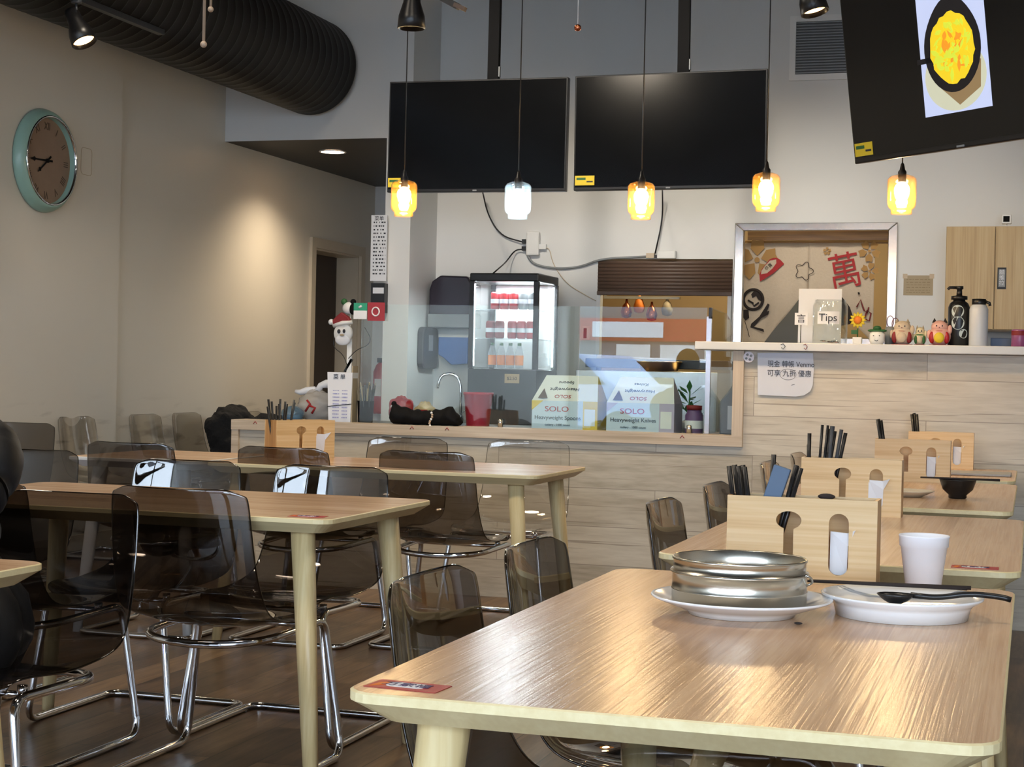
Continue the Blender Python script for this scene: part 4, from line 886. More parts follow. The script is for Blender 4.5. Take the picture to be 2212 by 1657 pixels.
kn.tube([(0, 0, 0.16), (0.02, 0, 0.20), (0.05, 0.01, 0.21), (0.09, 0, 0.225)], [0.022, 0.018, 0.024, 0.01], 'paper', 10); kn.build('knot', t)
MB().tube([(-0.03, -0.085, 0.06), (0, -0.092, 0.10), (-0.02, -0.09, 0.12)], 0.006, 'redink').tube([(0.01, -0.09, 0.05), (0.03, -0.092, 0.08), (0.0, -0.093, 0.09)], 0.006, 'redink').build('print', t)
t = thing('soup_tub', 'clear bluish take-away tub in front of the knotted plastic bag', 'tub', (-3.80, 8.22, WZ))
MB().lathe([(0.04, 0.0), (0.055, 0.015), (0.062, 0.05), (0.058, 0.065), (0.03, 0.085), (0.0, 0.09)], 'tub', 28, cap=False).build('tub', t); MB().lathe([(0.001, 0.002), (0.045, 0.004), (0.056, 0.04), (0.001, 0.04)], plain('tub_soup', '#6f8798', 0.3), 24).build('contents', t)
# printed menu holder
t = thing('menu_holder', 'tall box of folded white menus held by a rubber band on the counter', 'menu holder', (-3.52, 8.235, WZ), 0.12)
MB().box((-0.058, -0.05, 0), (0.062, 0.05, 0.275), 'paper', taper=1.15).build('menus', t)
tx = MB()
for k, (x0, x1, z) in enumerate(((-0.035, 0.0, 0.23), (0.015, 0.045, 0.23))): lines(tx, at(0, -0.0585, 0, 0, -0.02) @ XZ, 12, x0, x1, z, 0.018, 0.006, plain('lilac_ink', '#8f93c4', 0.7) , 5+k)
tx.build('print', t); lettering('菜 单', 0.03, 'ink', t, (0, -0.0595, 0.25), name='heading')
MB().tube([(x, y, 0.10+x*0.12) for x, y in rrect(0.132, 0.112, 0.01, 2)], 0.002, 'black', 6, closed=True).build('rubber_band', t)
MB().box((0.064, -0.045, 0.0), (0.07, 0.05, 0.31), 'kraft').build('back_board', t)
# Santa topper on wires
t = thing('santa_ornament', 'small snowy Santa face with red hat on a white post behind the menu holder', 'ornament', (-3.525, 8.33, WZ))
MB().box((-0.012, -0.004, 0), (0.016, 0.004, 0.46), 'white').build('post', t)
MB().lathe([(0.001, -0.012), (0.05, -0.012), (0.056, 0), (0.05, 0.012), (0.001, 0.012)], 'white', 28, T=at(-0.03, -0.015, 0.485, 0, PI/2)).build('face', t)
MB().ball((-0.05, -0.03, 0.495), (0.010, 0.004, 0.012), 'ink').ball((-0.02, -0.03, 0.497), (0.008, 0.004, 0.011), 'ink').ball((-0.03, -0.022, 0.45), (0.045, 0.012, 0.03), 'paper').ball((-0.03, -0.035, 0.475), (0.014, 0.005, 0.006), 'kraft').build('face_marks', t)
MB().prism([(-0.085, 0.53), (0.02, 0.545), (0.0, 0.575), (-0.04, 0.60), (-0.07, 0.575), (-0.095, 0.55)], 0.0, 0.03, 'darkred', T=XZ).build('hat', t, bevel=0.006)
MB().tube([(-0.085, -0.02, 0.525), (-0.03, -0.03, 0.54), (0.022, -0.02, 0.545)], 0.012, 'white').ball((-0.10, -0.02, 0.545), 0.016, 'white').build('hat_trim', t)
MB().tube(fillet([(0.0, -0.01, 0.30), (-0.03, -0.01, 0.37), (-0.09, -0.01, 0.41), (-0.085, -0.01, 0.47)], 0.03), 0.002, 'black', 6).tube(fillet([(0.0, -0.01, 0.35), (0.05, -0.01, 0.40), (0.11, -0.01, 0.42), (0.13, -0.01, 0.46), (0.09, -0.01, 0.52)], 0.03), 0.002, 'black', 6).build('wires', t)
MB().prism([(-0.03, 0.28), (-0.018, 0.275), (0.025, 0.345), (0.01, 0.35)], -0.004, 0.004, 'black', T=XZ).build('clip', t)
t = thing('plush_ornament', 'small black and white plush head above the Santa face', 'ornament', (-3.545, 8.36, 1.44))
MB().ball((0, 0, 0.02), (0.035, 0.03, 0.034), 'white').build('head', t); MB().ball((-0.028, 0, 0.055), 0.018, 'green').ball((0.025, 0, 0.055), 0.016, 'blackmatte').ball((0.028, -0.012, 0.015), (0.02, 0.02, 0.03), 'blackmatte').build('ears', t)
MB().tube([(0.01, 0, 0.0), (0.01, 0.02, -0.60)], 0.003, 'white', 6).build('stick', t)
t = thing('card_sign', 'green and white card sign at the top left corner of the glass screen', 'sign', (-3.345, 8.13, 1.44))
MB().box((-0.075, 0, -0.045), (0, 0.003, 0.0), 'paper').box((-0.075, 0, 0), (0.0, 0.003, 0.04), plain('teal_card', '#2f9a78', 0.5)).build('card', t)
MB().tube([(-0.03, -0.001, 0.025), (-0.045, -0.001, 0.015)], 0.006, 'paper').build('mark', t)
t = thing('card_sign', 'red card sign with white ring at the top of the glass screen', 'sign', (-3.295, 8.13, 1.435))
MB().box((-0.046, 0, -0.048), (0.05, 0.003, 0.048), plain('red_card', '#9c2f3a', 0.5)).build('card', t)
MB().tube([(0.02*math.cos(2*PI*k/24), -0.002, 0.022*math.sin(2*PI*k/24)) for k in range(24)], 0.004, 'paper', 6, closed=True).build('ring', t)
# cutlery pot
t = thing('straw_pot', 'dark pot full of wrapped straws right of the menu holder', 'pot', (-3.41, 8.30, WZ))
MB().lathe([(0.038, 0.0), (0.045, 0.12), (0.047, 0.125), (0.044, 0.125), (0.036, 0.01)], 'blackmatte', 28).build('pot', t)
rd = random.Random(2)
for k in range(26):
    a = rd.random()*6.28; r = rd.random()*0.03; l = rd.uniform(0.17, 0.22); m = ['darkgrey', 'kraft', 'black'][k % 3]
    b = Vector((r*math.cos(a), r*math.sin(a), 0.012)); e_ = b+Vector((math.cos(a)*0.045*rd.random()+0.004, math.sin(a)*0.04*rd.random(), l))
    MB().tube([b, e_], 0.0032, m, 6).build('straw', t)
# folded black apron with clasp
t = thing('black_pouch', 'folded black cloth pouch with a pale clasp lying on the counter edge', 'pouch', (-2.97, 8.06, CZ))
pts_ = []; rows = 14; cols = 30; fs = []
rd = random.Random(8)
for side in (0,):
    for j in range(cols+1):
        u = j/cols; x = -0.185+0.36*u
        hgt = 0.112-0.040*math.sin(PI*min(1, u*1.05))**0.8+0.004*math.sin(u*40) if u < 0.92 else 0.075-0.3*(u-0.92)
        dpt = 0.055+0.008*math.sin(u*23)
        for i in range(rows):
            a = 2*PI*i/rows; cy, cz = math.cos(a), math.sin(a)
            pts_.append((x+0.006*math.sin(a*3+u*9), dpt*cy*(1-0.25*max(0, cz)), max(0.0, hgt*0.5+hgt*0.5*cz+0.003*math.sin(7*a+u*31))))
for j in range(cols):
    for i in range(rows): fs.append((j*rows+i, j*rows+(i+1) % rows, (j+1)*rows+(i+1) % rows, (j+1)*rows+i))
fs += [tuple(range(rows)), tuple(cols*rows+i for i in reversed(range(rows)))]
MB().add(pts_, fs, 'blackmatte', True).build('cloth', t)
MB().ball((-0.18, -0.01, 0.105), 0.014, 'blackmatte').build('cord_end', t)
ch = MB()
for k in range(9): ch.ball((0.045+0.006*math.sin(k), -0.060-0.002*k, 0.065-0.011*k), 0.0065, 'beige' if k % 3 else 'white', 8, 6)
ch.build('bead_chain', t, label='pale bead chain')
# snacks, bucket
t = thing('snack_bag', 'red and white snack packet behind the black pouch', 'snack bag', (-3.33, 8.62, WZ))
blob(MB(), (0, 0, 0.07), (0.075, 0.045, 0.075), plain('snack_red', '#a8323c', 0.35, 0, 0.3, 30), 3).build('packet', t); MB().box((-0.05, -0.05, 0.04), (0.03, -0.046, 0.09), 'paper', T=at(0, 0, 0, 0, -0.2)).build('label', t)
t = thing('snack_bag', 'yellow and white snack packet beside the red snack packet', 'snack bag', (-3.19, 8.62, WZ))
blob(MB(), (0, 0, 0.06), (0.06, 0.04, 0.062), plain('snack_yellow', '#c9b48a', 0.35, 0, 0.3, 30), 6).build('packet', t); MB().box((-0.03, -0.045, 0.04), (0.03, -0.041, 0.08), 'redink').build('label', t)
t = thing('plastic_bucket', 'raspberry red plastic tub standing behind the glass screen', 'tub', (-2.875, 8.60, WZ))
MB().lathe([(0.062, 0.0), (0.078, 0.165), (0.083, 0.17), (0.083, 0.182), (0.077, 0.182), (0.06, 0.006), (0.0, 0.006)], 'pinkred', 36, cap=False).build('tub', t)
# cutlery cartons
def carton(x, y, label, words, col):
    t = thing('cutlery_carton', label, 'box', (x, y, WZ), 0.03)
    w, d, h = 0.345, 0.235, 0.155
    MB().box((-w/2, -d/2, 0), (w/2, d/2, h), 'cardb').build('carton', t, bevel=0.002)
    fl_ = MB().add([(-w/2, -d/2, h), (w/2, -d/2, h), (w/2-0.03, 0.02, h+0.13), (-w/2+0.04, 0.02, h+0.13)], [(0, 1, 2, 3)], 'cardw')
    fl_.add([(w/2, -d/2, h), (w/2, d/2, h), (w/2-0.03, 0.02, h+0.13)], [(0, 1, 2)], col); fl_.add([(-w/2, -d/2, h), (-w/2, d/2, h), (-w/2+0.04, 0.02, h+0.13)], [(0, 1, 2)], 'cardw')
    fl_.add([(-w/2, d/2, h), (w/2, d/2, h), (w/2-0.03, 0.02, h+0.13), (-w/2+0.04, 0.02, h+0.13)], [(0, 1, 2, 3)], 'cardw')
    fl_.build('lid', t)
    pp = MB(); pp.box((w/2-0.075, -d/2-0.0012, 0.0), (w/2, -d/2-0.0002, h), col); pp.box((w/2+0.0002, -d/2, 0), (w/2+0.0012, d/2, h), col)
    pp.box((w/2-0.068, -d/2-0.0018, 0.03), (w/2-0.012, -d/2-0.0012, 0.115), 'cardw')
    pp.prism([(-w/2, h), (-w/2+0.06, h), (-w/2, h-0.05)], d/2+0.0003, d/2+0.0010, col, T=XZ); pp.build('coloured_print', t, label='coloured panel of the carton')
    lettering('SOLO', 0.038, 'redink', t, (-0.04, -d/2-0.0015, 0.112), name='brand_writing', sx=1.3)
    lettering(words, 0.029, 'ink', t, (-0.035, -d/2-0.0015, 0.068), name='product_writing')
    lettering('cutlery - 1000 count', 0.016, 'ink', t, (-0.035, -d/2-0.0015, 0.032), name='small_writing')
    ang = math.atan2(0.13, d/2+0.02)
    q = (-0.01, -d/2+0.035, h+0.035); 
    for bdy, sz, z_ in (('SOLO', 0.034, 0.022), ('Heavyweight', 0.03, 0.058), (words.split()[-1], 0.028, 0.092)):
        k = z_/0.13; lettering(bdy, sz, 'redink' if bdy == 'SOLO' else 'ink', t, (-0.015, -d/2+(d/2+0.02)*k-0.0015, h+0.13*k+0.0015), (ang, 0, 0), name='lid_writing').rotation_euler = (ang, 0, 0)
        o_ = [c for c in t.children if c.name.startswith('lid_writing')][-1]; o_.matrix_local = Matrix.Translation(o_.location) @ Matrix.Rotation(ang, 4, 'X') @ Matrix.Rotation(PI, 4, 'Z')
    MB().add([(-w/2+0.03, -d/2+0.006, h+0.012), (-0.09, -d/2+0.006, h+0.012), (-w/2+0.05, -d/2+0.06, h+0.062)], [(0, 1, 2)], 'shutter', T=Matrix.Translation((0, -0.003, 0))).build('lid_opening', t, label='dark opening in the lid')
    return t
carton(-2.285, 8.33, 'white and yellow carton of spoons behind the glass screen', 'Heavyweight Spoons', 'yellow')
carton(-1.885, 8.31, 'pale blue carton of knives behind the glass, between spoons and purple jar', 'Heavyweight Knives', plain('lilac_card', '#b9b2cc', 0.55))
t = thing('label_jar', 'purple labelled jar at the glass post beside the knives carton', 'jar', (-1.615, 8.24, WZ))
MB().lathe([(0.001, 0), (0.042, 0.0), (0.045, 0.01), (0.045, 0.10), (0.036, 0.118), (0.036, 0.13)], plain('purple_label', '#6a4f7a', 0.4, 0, 0.15, 30), 28).build('jar', t)
MB().lathe([(0.039, 0.128), (0.039, 0.15), (0.001, 0.152)], 'darkred', 24).build('lid', t); MB().lathe([(0.0455, 0.035), (0.0455, 0.075)], 'paper', 28, cap=False).build('label_band', t)
t = thing('plant', 'small green plant in a bowl behind the knives carton', 'plant', (-1.72, 8.62, WZ))
MB().lathe([(0.03, 0), (0.05, 0.05), (0.05, 0.06), (0.001, 0.055)], 'white', 20).build('pot', t)
lf = MB(); rd = random.Random(11)
for k in range(26):
    a = rd.random()*6.28; l = rd.uniform(0.07, 0.13); z0 = 0.05+rd.random()*0.16; r = rd.uniform(0.0, 0.02)
    b = Vector((r*math.cos(a), r*math.sin(a), z0)); d = Vector((math.cos(a), math.sin(a), rd.uniform(-0.1, 0.9))).normalized(); s_ = d.cross(Vector((0, 0, 1))).normalized()*0.016
    lf.add([b, b+d*l*0.5+s_, b+d*l, b+d*l*0.5-s_], [(0, 1, 2, 3)], 'green')
lf.tube([(0, 0, 0.05), (0.005, 0, 0.22)], 0.004, 'green', 6); lf.build('leaves', t)
t = thing('steamer_pan', 'round brass coloured steamer pan on the prep counter behind the knives carton', 'pan', (-2.38, 10.9, 1.162))
MB().lathe([(0.001, 0), (0.12, 0), (0.15, 0.06), (0.155, 0.062), (0.15, 0.066)], plain('brass_metal', '#c89a5a', 0.3, 1.0), 36).build('pan', t)
t = thing('jug', 'translucent gallon jug with white label in the corner of the counter opening', 'jug', (-1.455, 8.46, WZ))
MB().prism([(-0.062, 0.0), (0.06, 0.0), (0.062, 0.17), (0.03, 0.235), (0.028, 0.285), (0.0, 0.285), (-0.002, 0.25), (-0.05, 0.19), (-0.064, 0.17)], -0.06, 0.06, plain('milky_plastic', '#8e9194', 0.35), T=XZ).build('body', t, bevel=0.01)
MB().box((-0.02, -0.064, 0.03), (0.045, -0.061, 0.15), 'paper').build('label', t); MB().lathe([(0.02, 0.285), (0.02, 0.31), (0.001, 0.31)], 'white', 18, c=(0.014, 0, 0)).build('cap', t)
t = thing('vinegar_bottle', 'short dark green bottle between the glass post and the jug', 'bottle', (-1.488, 8.66, WZ))
MB().lathe([(0.001, 0), (0.032, 0.0), (0.034, 0.01), (0.034, 0.09), (0.016, 0.13), (0.014, 0.16)], plain('olive_glass', '#3d4226', 0.15), 22).build('bottle', t); MB().lathe([(0.016, 0.155), (0.016, 0.172), (0.001, 0.172)], 'yellow', 16).build('cap', t)

# ================================================================= THINGS ON THE HIGH SHELF
SZ = 1.3035
t = thing('card_holder', 'white card stand behind the tip jar on the high shelf', 'sign stand', (-1.012, 8.30, SZ))
MB().box((-0.105, 0.0, 0.0), (0.105, 0.004, 0.275), 'paper').box((-0.105, -0.02, 0), (0.105, 0.05, 0.004), 'clearplastic').build('board', t)
t = thing('tip_jar', 'clear glass jar labelled Tips on the high shelf', 'jar', (-0.943, 8.14, SZ))
MB().lathe([(0.001, 0.0), (0.078, 0.0), (0.083, 0.008), (0.083, 0.185), (0.076, 0.2), (0.074, 0.214), (0.071, 0.214), (0.073, 0.2), (0.080, 0.184), (0.080, 0.012), (0.001, 0.008)], 'jar', 48, cap=False).build('glass', t)
MB().add([(0.0845*math.sin(a), -0.0845*math.cos(a), z) for z in (0.095, 0.155) for a in [(-0.66+1.32*k/12) for k in range(13)]], [(k, k+1, k+14, k+13) for k in range(12)], 'paper', True).build('label', t)
lettering('Tips', 0.052, 'ink', t, (0.0, -0.0862, 0.124), name='label_writing')
rd = random.Random(1); co = MB()
for k in range(14): a = rd.random()*6.28; r = rd.random()*0.055; co.lathe([(0.001, 0), (0.011, 0), (0.011, 0.002), (0.001, 0.002)], 'steel' if k % 2 else 'copper', 12, c=(r*math.cos(a), r*math.sin(a), 0.009+0.0022*(k % 4)))
tag(co.build('coins', loc=(-0.943, 8.14, SZ)), 'few coins lying on the bottom of the tip jar', 'coins', kind='stuff')
t = thing('mini_sign', 'tiny white sign with a black symbol left of the tip jar', 'sign', (-1.077, 8.10, SZ))
MB().box((-0.03, 0, 0.09), (0.032, 0.003, 0.148), 'paper').build('card', t); MB().tube([(-0.0, 0.004, 0), (0, 0.004, 0.1)], 0.002, 'blackmatte', 6).box((-0.012, -0.006, 0), (0.012, 0.012, 0.004), 'blackmatte').build('stand', t)
lettering('言', 0.045, 'ink', t, (0.001, -0.001, 0.118), name='symbol')
for x, w in ((-1.135, 0.02), (-1.03, 0.016)):
    tag(MB().tube([(x-w*0.6, 7.927, 1.293), (x, 7.927, 1.298), (x+w*0.5, 7.927, 1.285), (x, 7.927, 1.272), (x-w*0.4, 7.927, 1.28)], 0.0016, 'ink' if w > 0.018 else 'darkred', 6).build('shelf_doodle'), 'small dark doodle mark on the shelf edge %s' % ('left of the mini sign' if w > 0.018 else 'under the tip jar'), 'mark')
t = thing('sunflower_ornament', 'small yellow sunflower ornament in a white pot on the shelf', 'ornament', (-0.812, 8.15, SZ))
MB().box((-0.02, -0.02, 0), (0.02, 0.02, 0.036), 'white', taper=1.1).build('pot', t, bevel=0.003)
MB().tube([(0, 0, 0.03), (0, 0, 0.12)], 0.003, 'green', 6).box((-0.03, -0.002, 0.05), (0.0, 0.002, 0.07), 'green').build('stem', t)
pt = MB()
for k in range(12):
    a = 2*PI*k/12; pt.lathe([(0.001, 0.012), (0.009, 0.026), (0.001, 0.040)], 'yellow', 8, T=at(0, -0.004, 0.118) @ Matrix.Rotation(a, 4, 'Y'), sy=0.4)
pt.build('petals', t); MB().ball((0, -0.008, 0.118), (0.019, 0.008, 0.019), 'orange').build('flower_centre', t)
t = thing('face_planter', 'little white face planter with a green leaf top on the shelf', 'planter', (-0.718, 8.13, SZ))
MB().lathe([(0.001, 0), (0.026, 0.0), (0.037, 0.02), (0.036, 0.05), (0.03, 0.062)], 'white', 28).build('pot', t)
MB().tube([(-0.016, -0.036, 0.042), (-0.012, -0.037, 0.044)], 0.002, 'ink', 6).tube([(0.012, -0.037, 0.044), (0.016, -0.036, 0.042)], 0.002, 'ink', 6).tube([(-0.008, -0.038, 0.022), (0, -0.039, 0.018), (0.008, -0.038, 0.022)], 0.0013, 'ink', 6).build('face', t)
lf = MB()
for k in range(9): a = 2*PI*k/9; lf.ball((0.024*math.cos(a), 0.02*math.sin(a), 0.068), (0.022, 0.014, 0.007), 'green', 10, 6)
lf.ball((0, 0, 0.08), (0.02, 0.02, 0.012), 'green', 10, 6); lf.build('leaf_top', t)
t = thing('wire_glasses', 'purple-grey wire loops standing behind the face planter', 'ornament', (-0.665, 8.22, SZ))
MB().tube([(0.016*math.cos(2*PI*k/16)+0.0, 0, 0.115+0.028*math.sin(2*PI*k/16)) for k in range(16)], 0.0022, plain('purple_wire', '#5f4660', 0.4), 6, closed=True).tube([(0.016*math.cos(2*PI*k/16)+0.024, 0.004, 0.105+0.028*math.sin(2*PI*k/16)) for k in range(16)], 0.0022, plain('plum_wire', '#6a3a48', 0.4), 6, closed=True).build('loops', t)
MB().lathe([(0.001, 0), (0.024, 0), (0.027, 0.07), (0.02, 0.09), (0.001, 0.092)], 'grey', 18).build('vase', t)
def cat(x, w, h, body, accent, label, ears='darkprint'):
    t = thing('lucky_cat', label, 'figurine', (x, 8.16, SZ), 0, 'lucky cat figurines')
    MB().ball((0, 0, h*0.36), (w*0.48, w*0.42, h*0.37), body, 20, 14).ball((0, 0, h*0.70), (w*0.36, w*0.32, h*0.24), body, 20, 12).build('body', t)
    for s_ in (-1, 1):
        MB().lathe([(w*0.10, 0), (0.0005, h*0.17)], ears, 10, c=(s_*w*0.22, -0.004, h*0.85)).build('ear', t)
        MB().ball((s_*w*0.42, -w*0.12, h*(0.60 if s_ > 0 else 0.42)), (w*0.10, w*0.10, h*0.17), body, 12, 8).build('paw', t)
    MB().tube([(w*0.34*math.cos(a), w*0.34*math.sin(a), h*0.53) for a in [2*PI*k/20 for k in range(20)]], 0.004, accent, 6, closed=True).build('collar', t)
    MB().ball((0, -w*0.36, h*0.30), (w*0.22, 0.012, h*0.20), 'yellow' if accent == 'red' else 'linen', 14, 8).ball((-w*0.30, -w*0.27, h*0.30), (w*0.12, 0.012, h*0.22), accent, 10, 8).ball((w*0.30, -w*0.27, h*0.30), (w*0.12, 0.012, h*0.22), accent, 10, 8).build('bib', t)
    fc = MB(); 
    for s_ in (-1, 1): fc.ball((s_*w*0.12, -w*0.31, h*0.73), (0.003, 0.003, 0.004), 'ink', 8, 6)
    fc.ball((0, -w*0.33, h*0.67), (0.003, 0.003, 0.002), 'darkred', 8, 6); fc.build('face', t)
    MB().box((-w*0.42, -w*0.38, 0), (w*0.42, w*0.38, 0.006), 'darkred').build('base', t)
cat(-0.603, 0.112, 0.125, 'linen', 'darkred', 'largest pale lucky cat with a red scarf at the left of the trio', 'kraft')
cat(-0.520, 0.062, 0.095, plain('cream_glaze', '#cfc4a2', 0.3), 'green', 'small cream lucky cat squeezed between two bigger ones', 'kraft')
cat(-0.430, 0.112, 0.13, plain('pink_glaze', '#d9a99c', 0.3), 'red', 'red and gold lucky cat with dark ears beside the pump bottle')
t = thing('pump_bottle', 'black pump bottle with round white stickers on the shelf', 'bottle', (-0.345, 8.19, SZ))
MB().lathe([(0.001, 0), (0.046, 0.0), (0.05, 0.006), (0.05, 0.185), (0.042, 0.205), (0.028, 0.215), (0.028, 0.225)], 'black', 32).build('body', t)
MB().lathe([(0.038, 0.222), (0.038, 0.238), (0.014, 0.242), (0.012, 0.27), (0.018, 0.272), (0.018, 0.286), (0.001, 0.287)], 'black', 24).tube([(0, 0, 0.279), (-0.045, -0.01, 0.279), (-0.052, -0.012, 0.27)], 0.007, 'black', 8).build('pump', t)
for (sx_, sz_, r_) in ((-0.004, 0.165, 0.030), (-0.002, 0.110, 0.031), (0.026, 0.06, 0.022)):
    vs = [(0.0508*math.sin((sx_+r_*math.cos(a))/0.05), -0.0508*math.cos((sx_+r_*math.cos(a))/0.05), sz_+r_*math.sin(a)) for a in [2*PI*k/20 for k in range(20)]]
    MB().add(vs, [tuple(range(20))], plain('pale_sticker', '#b9c6c8', 0.5, 0, 0.12, 60)).build('sticker', t, label='round pale sticker')
t = thing('steel_flask', 'white insulated flask with black lid on the shelf', 'flask', (-0.253, 8.15, SZ))
MB().lathe([(0.001, 0), (0.041, 0.0), (0.043, 0.006), (0.043, 0.175), (0.036, 0.192), (0.026, 0.20)], plain('white_powder_coat', '#c6cbd2', 0.35), 32).build('body', t)
MB().lathe([(0.03, 0.197), (0.032, 0.20), (0.032, 0.224), (0.001, 0.226)], 'black', 24).tube([(0.028, -0.005, 0.212), (0.047, -0.005, 0.205), (0.05, -0.005, 0.192)], 0.007, 'black', 8).build('lid', t)
t = thing('drink_tin', 'purple and red tin at the right end of the shelf', 'can', (-0.068, 8.15, SZ))
MB().lathe([(0.001, 0), (0.034, 0), (0.036, 0.004), (0.036, 0.078), (0.033, 0.083), (0.001, 0.082)], plain('plum_tin', '#8a4a78', 0.3), 28).build('tin', t); MB().lathe([(0.0364, 0.055), (0.0364, 0.076)], 'darkred', 28, cap=False).build('band', t)
t = thing('blue_tray', 'flat blue-grey tray behind the flask on the shelf', 'tray', (-0.16, 8.30, SZ)); MB().box((-0.04, -0.03, 0), (0.09, 0.03, 0.045), plain('slate_blue', '#5b6a85', 0.5)).build('tray', t, bevel=0.003)

# sign on the counter boards
t = thing('handwritten_sign', 'white handwritten sign with torn corner on the counter boards', 'sign', (-1.130, 7.992, 1.152))
sp = [(-0.136, 0.100), (0.128, 0.104), (0.134, 0.03), (0.130, -0.05), (0.118, -0.078), (0.09, -0.097), (0.05, -0.104), (-0.13, -0.100)]
MB().prism(sp, 0.0, 0.0015, plain('lilac_white_paper', '#d2d6e0', 0.6), T=XZ).build('sheet', t)
lettering('現金 轉帳 Venmo', 0.034, 'ink', t, (0.025, -0.0022, 0.048), name='writing', sx=0.88)
lettering('可享 九折 優惠', 0.034, 'ink', t, (0.018, -0.0022, 0.004), name='writing', sx=0.95)
MB().tube([(0.012+0.038*math.cos(2*PI*k/30), -0.0022, 0.001+0.026*math.sin(2*PI*k/30)) for k in range(30)], 0.0008, 'ink', 5, closed=True).tube([(0.03, -0.0022, -0.05), (0.045, -0.0022, -0.045)], 0.001, 'ink', 5).build('circle_mark', t)
t = thing('round_sticker', 'small round clear sticker on the counter boards beside the handwritten sign', 'sticker', (-1.305, 7.975, 1.232))
MB().prism(circ(0.026, 28), 0, 0.001, plain('pearl_sticker', '#dcd6dc', 0.25, 0, 0.15, 80), T=XZ).build('disc', t)
mk = MB(); 
for a in (0, 1, 2, 3): mk.ball((0.013*math.cos(a*PI/2+0.5), -0.002, 0.013*math.sin(a*PI/2+0.5)), (0.006, 0.001, 0.006), 'grey', 8, 6)
mk.build('print', t)
# red triangle marks stuck on the trim
for x in (-2.83, -1.62, -3.90, -3.02):
    tag(MB().tube([(x-0.01, 7.974, 0.832), (x, 7.974, 0.846), (x+0.01, 7.974, 0.833)], 0.002, 'redink', 5).build('trim_mark'), 'tiny red mark on the counter edge %s' % {-2.83: 'below the black pouch', -1.62: 'below the glass post', -3.90: 'near the bamboo holder', -3.02: 'left of the pouch'}[x], 'mark')

# ================================================================= BAMBOO HOLDERS
def holder(loc, rz, label, sticks, napkin, seed, grp='bamboo table holders', dd=0.085):
    W_, H_ = 0.288, 0.165; D_ = dd
    t = thing('bamboo_holder', label, 'table organizer', loc, rz, grp)
    out = [(-W_/2, 0), (W_/2, 0), (W_/2, H_), (-W_/2, H_)]
    key = []
    kx = -0.024
    for k in range(25): a = math.radians(-65)+math.radians(310)*k/24; key.append((kx+0.0245*math.cos(a), 0.121+0.0175*math.sin(a)+0.0))
    key = [(kx+0.0095, 0.040)]+[(kx+0.0095, 0.104)]+[p for p in key if True]+[(kx-0.0095, 0.104), (kx-0.0095, 0.040)]
    st = [(0.072+0.019*math.cos(a), 0.119+0.019*math.sin(a)) for a in [PI*k/12 for k in range(13)]]+[(0.072+0.019*math.cos(a), 0.038+0.019*math.sin(a)) for a in [PI+PI*k/12 for k in range(13)]]
    curve_panel('front_panel', [out, key, st], 0.007, 'bamboo', t, (0, -D_/2+0.0035, 0))
    MB().box((-W_/2, D_/2-0.006, 0), (W_/2, D_/2, H_), 'bamboo').build('back_panel', t)
    for x in (-W_/2, W_/2-0.007): MB().box((x, -D_/2+0.007, 0), (x+0.007, D_/2-0.006, H_), wood('bamboo_end', '#9c7040', '#b98a54', '#cfa268', 'Z')).build('side_panel', t)
    for x in (-0.058, 0.035): MB().box((x, -D_/2+0.007, 0.007), (x+0.005, D_/2-0.006, H_-0.008), 'bamboo').build('divider', t)
    MB().box((-W_/2+0.007, -D_/2+0.007, 0), (W_/2-0.007, D_/2-0.006, 0.007), 'bamboo').build('bottom', t)
    base = Matrix.Translation(loc) @ Matrix.Rotation(rz, 4, 'Z')
    rd = random.Random(seed)
    for i, (x, tilt, l, r, m) in enumerate(sticks):
        b = Vector((x, rd.uniform(-D_/4, D_/5), 0.010)); e_ = b+Vector((math.sin(tilt)*l, rd.uniform(-0.006, 0.006), math.cos(tilt)*l))
        # keep the foot inside the box
        o = MB().tube([base @ (b+Vector((0, 0, 0))), base @ e_], [r*0.8, r], m, 6).build('chopstick'); tag(o, STK[grp+label][0], 'chopstick', STK[grp+label][1])
    if napkin:
        n_ = MB(); w = 0.017; pf = [(-w, 0.02), (w*0.9, 0.018), (w, 0.075), (w*1.9, 0.108), (w*0.9, 0.100), (-w, 0.102)]
        yy = -D_/2-0.003 if napkin > 1 else -D_/2+0.011
        vs = [(0.072+x*(1.25 if napkin > 1 else 1), yy+0.004*math.sin(i*1.7)-(0.014 if (i == 3) else 0), z+(0.004 if napkin > 1 else 0)) for i, (x, z) in enumerate(pf)]
        vs2 = [(x, y_+0.006, z) for x, y_, z in vs]
        n_.add(vs+vs2, [tuple(range(6)), tuple(reversed(range(6, 12)))]+[(k, (k+1) % 6, 6+(k+1) % 6, 6+k) for k in range(6)], 'paper', False, base)
        tag(n_.build('wrapped_spoon'), 'white paper sleeve with a spoon in the %s' % napkin_where[label], 'paper sleeve')
    return t
STK = {}; napkin_where = {}
def reg(label, sl, sg, nw): STK['bamboo table holders'+label] = (sl, sg); napkin_where[label] = nw; return label
L1 = reg('near bamboo holder standing behind the steel steamer', 'black chopstick standing in the near bamboo holder behind the steamer', 'chopsticks in the near holder', 'slot of the near bamboo holder')
L2 = reg('bamboo holder on the second table, right behind the near holder', 'black chopstick in the bamboo holder of the second table', 'chopsticks in the second holder', 'slot of the second bamboo holder')
L3 = reg('orange-toned bamboo holder beside the black bowl', 'black chopstick in the holder beside the black bowl', 'chopsticks in the third holder', 'slot of the holder by the black bowl')
L4 = reg('farthest bamboo holder against the wooden counter wall', 'black chopstick in the farthest bamboo holder', 'chopsticks in the farthest holder', 'farthest bamboo holder')
L5 = reg('bamboo holder turned sideways on the table before the serving counter', 'black chopstick in the sideways bamboo holder', 'chopsticks in the sideways holder', 'front of the sideways bamboo holder')
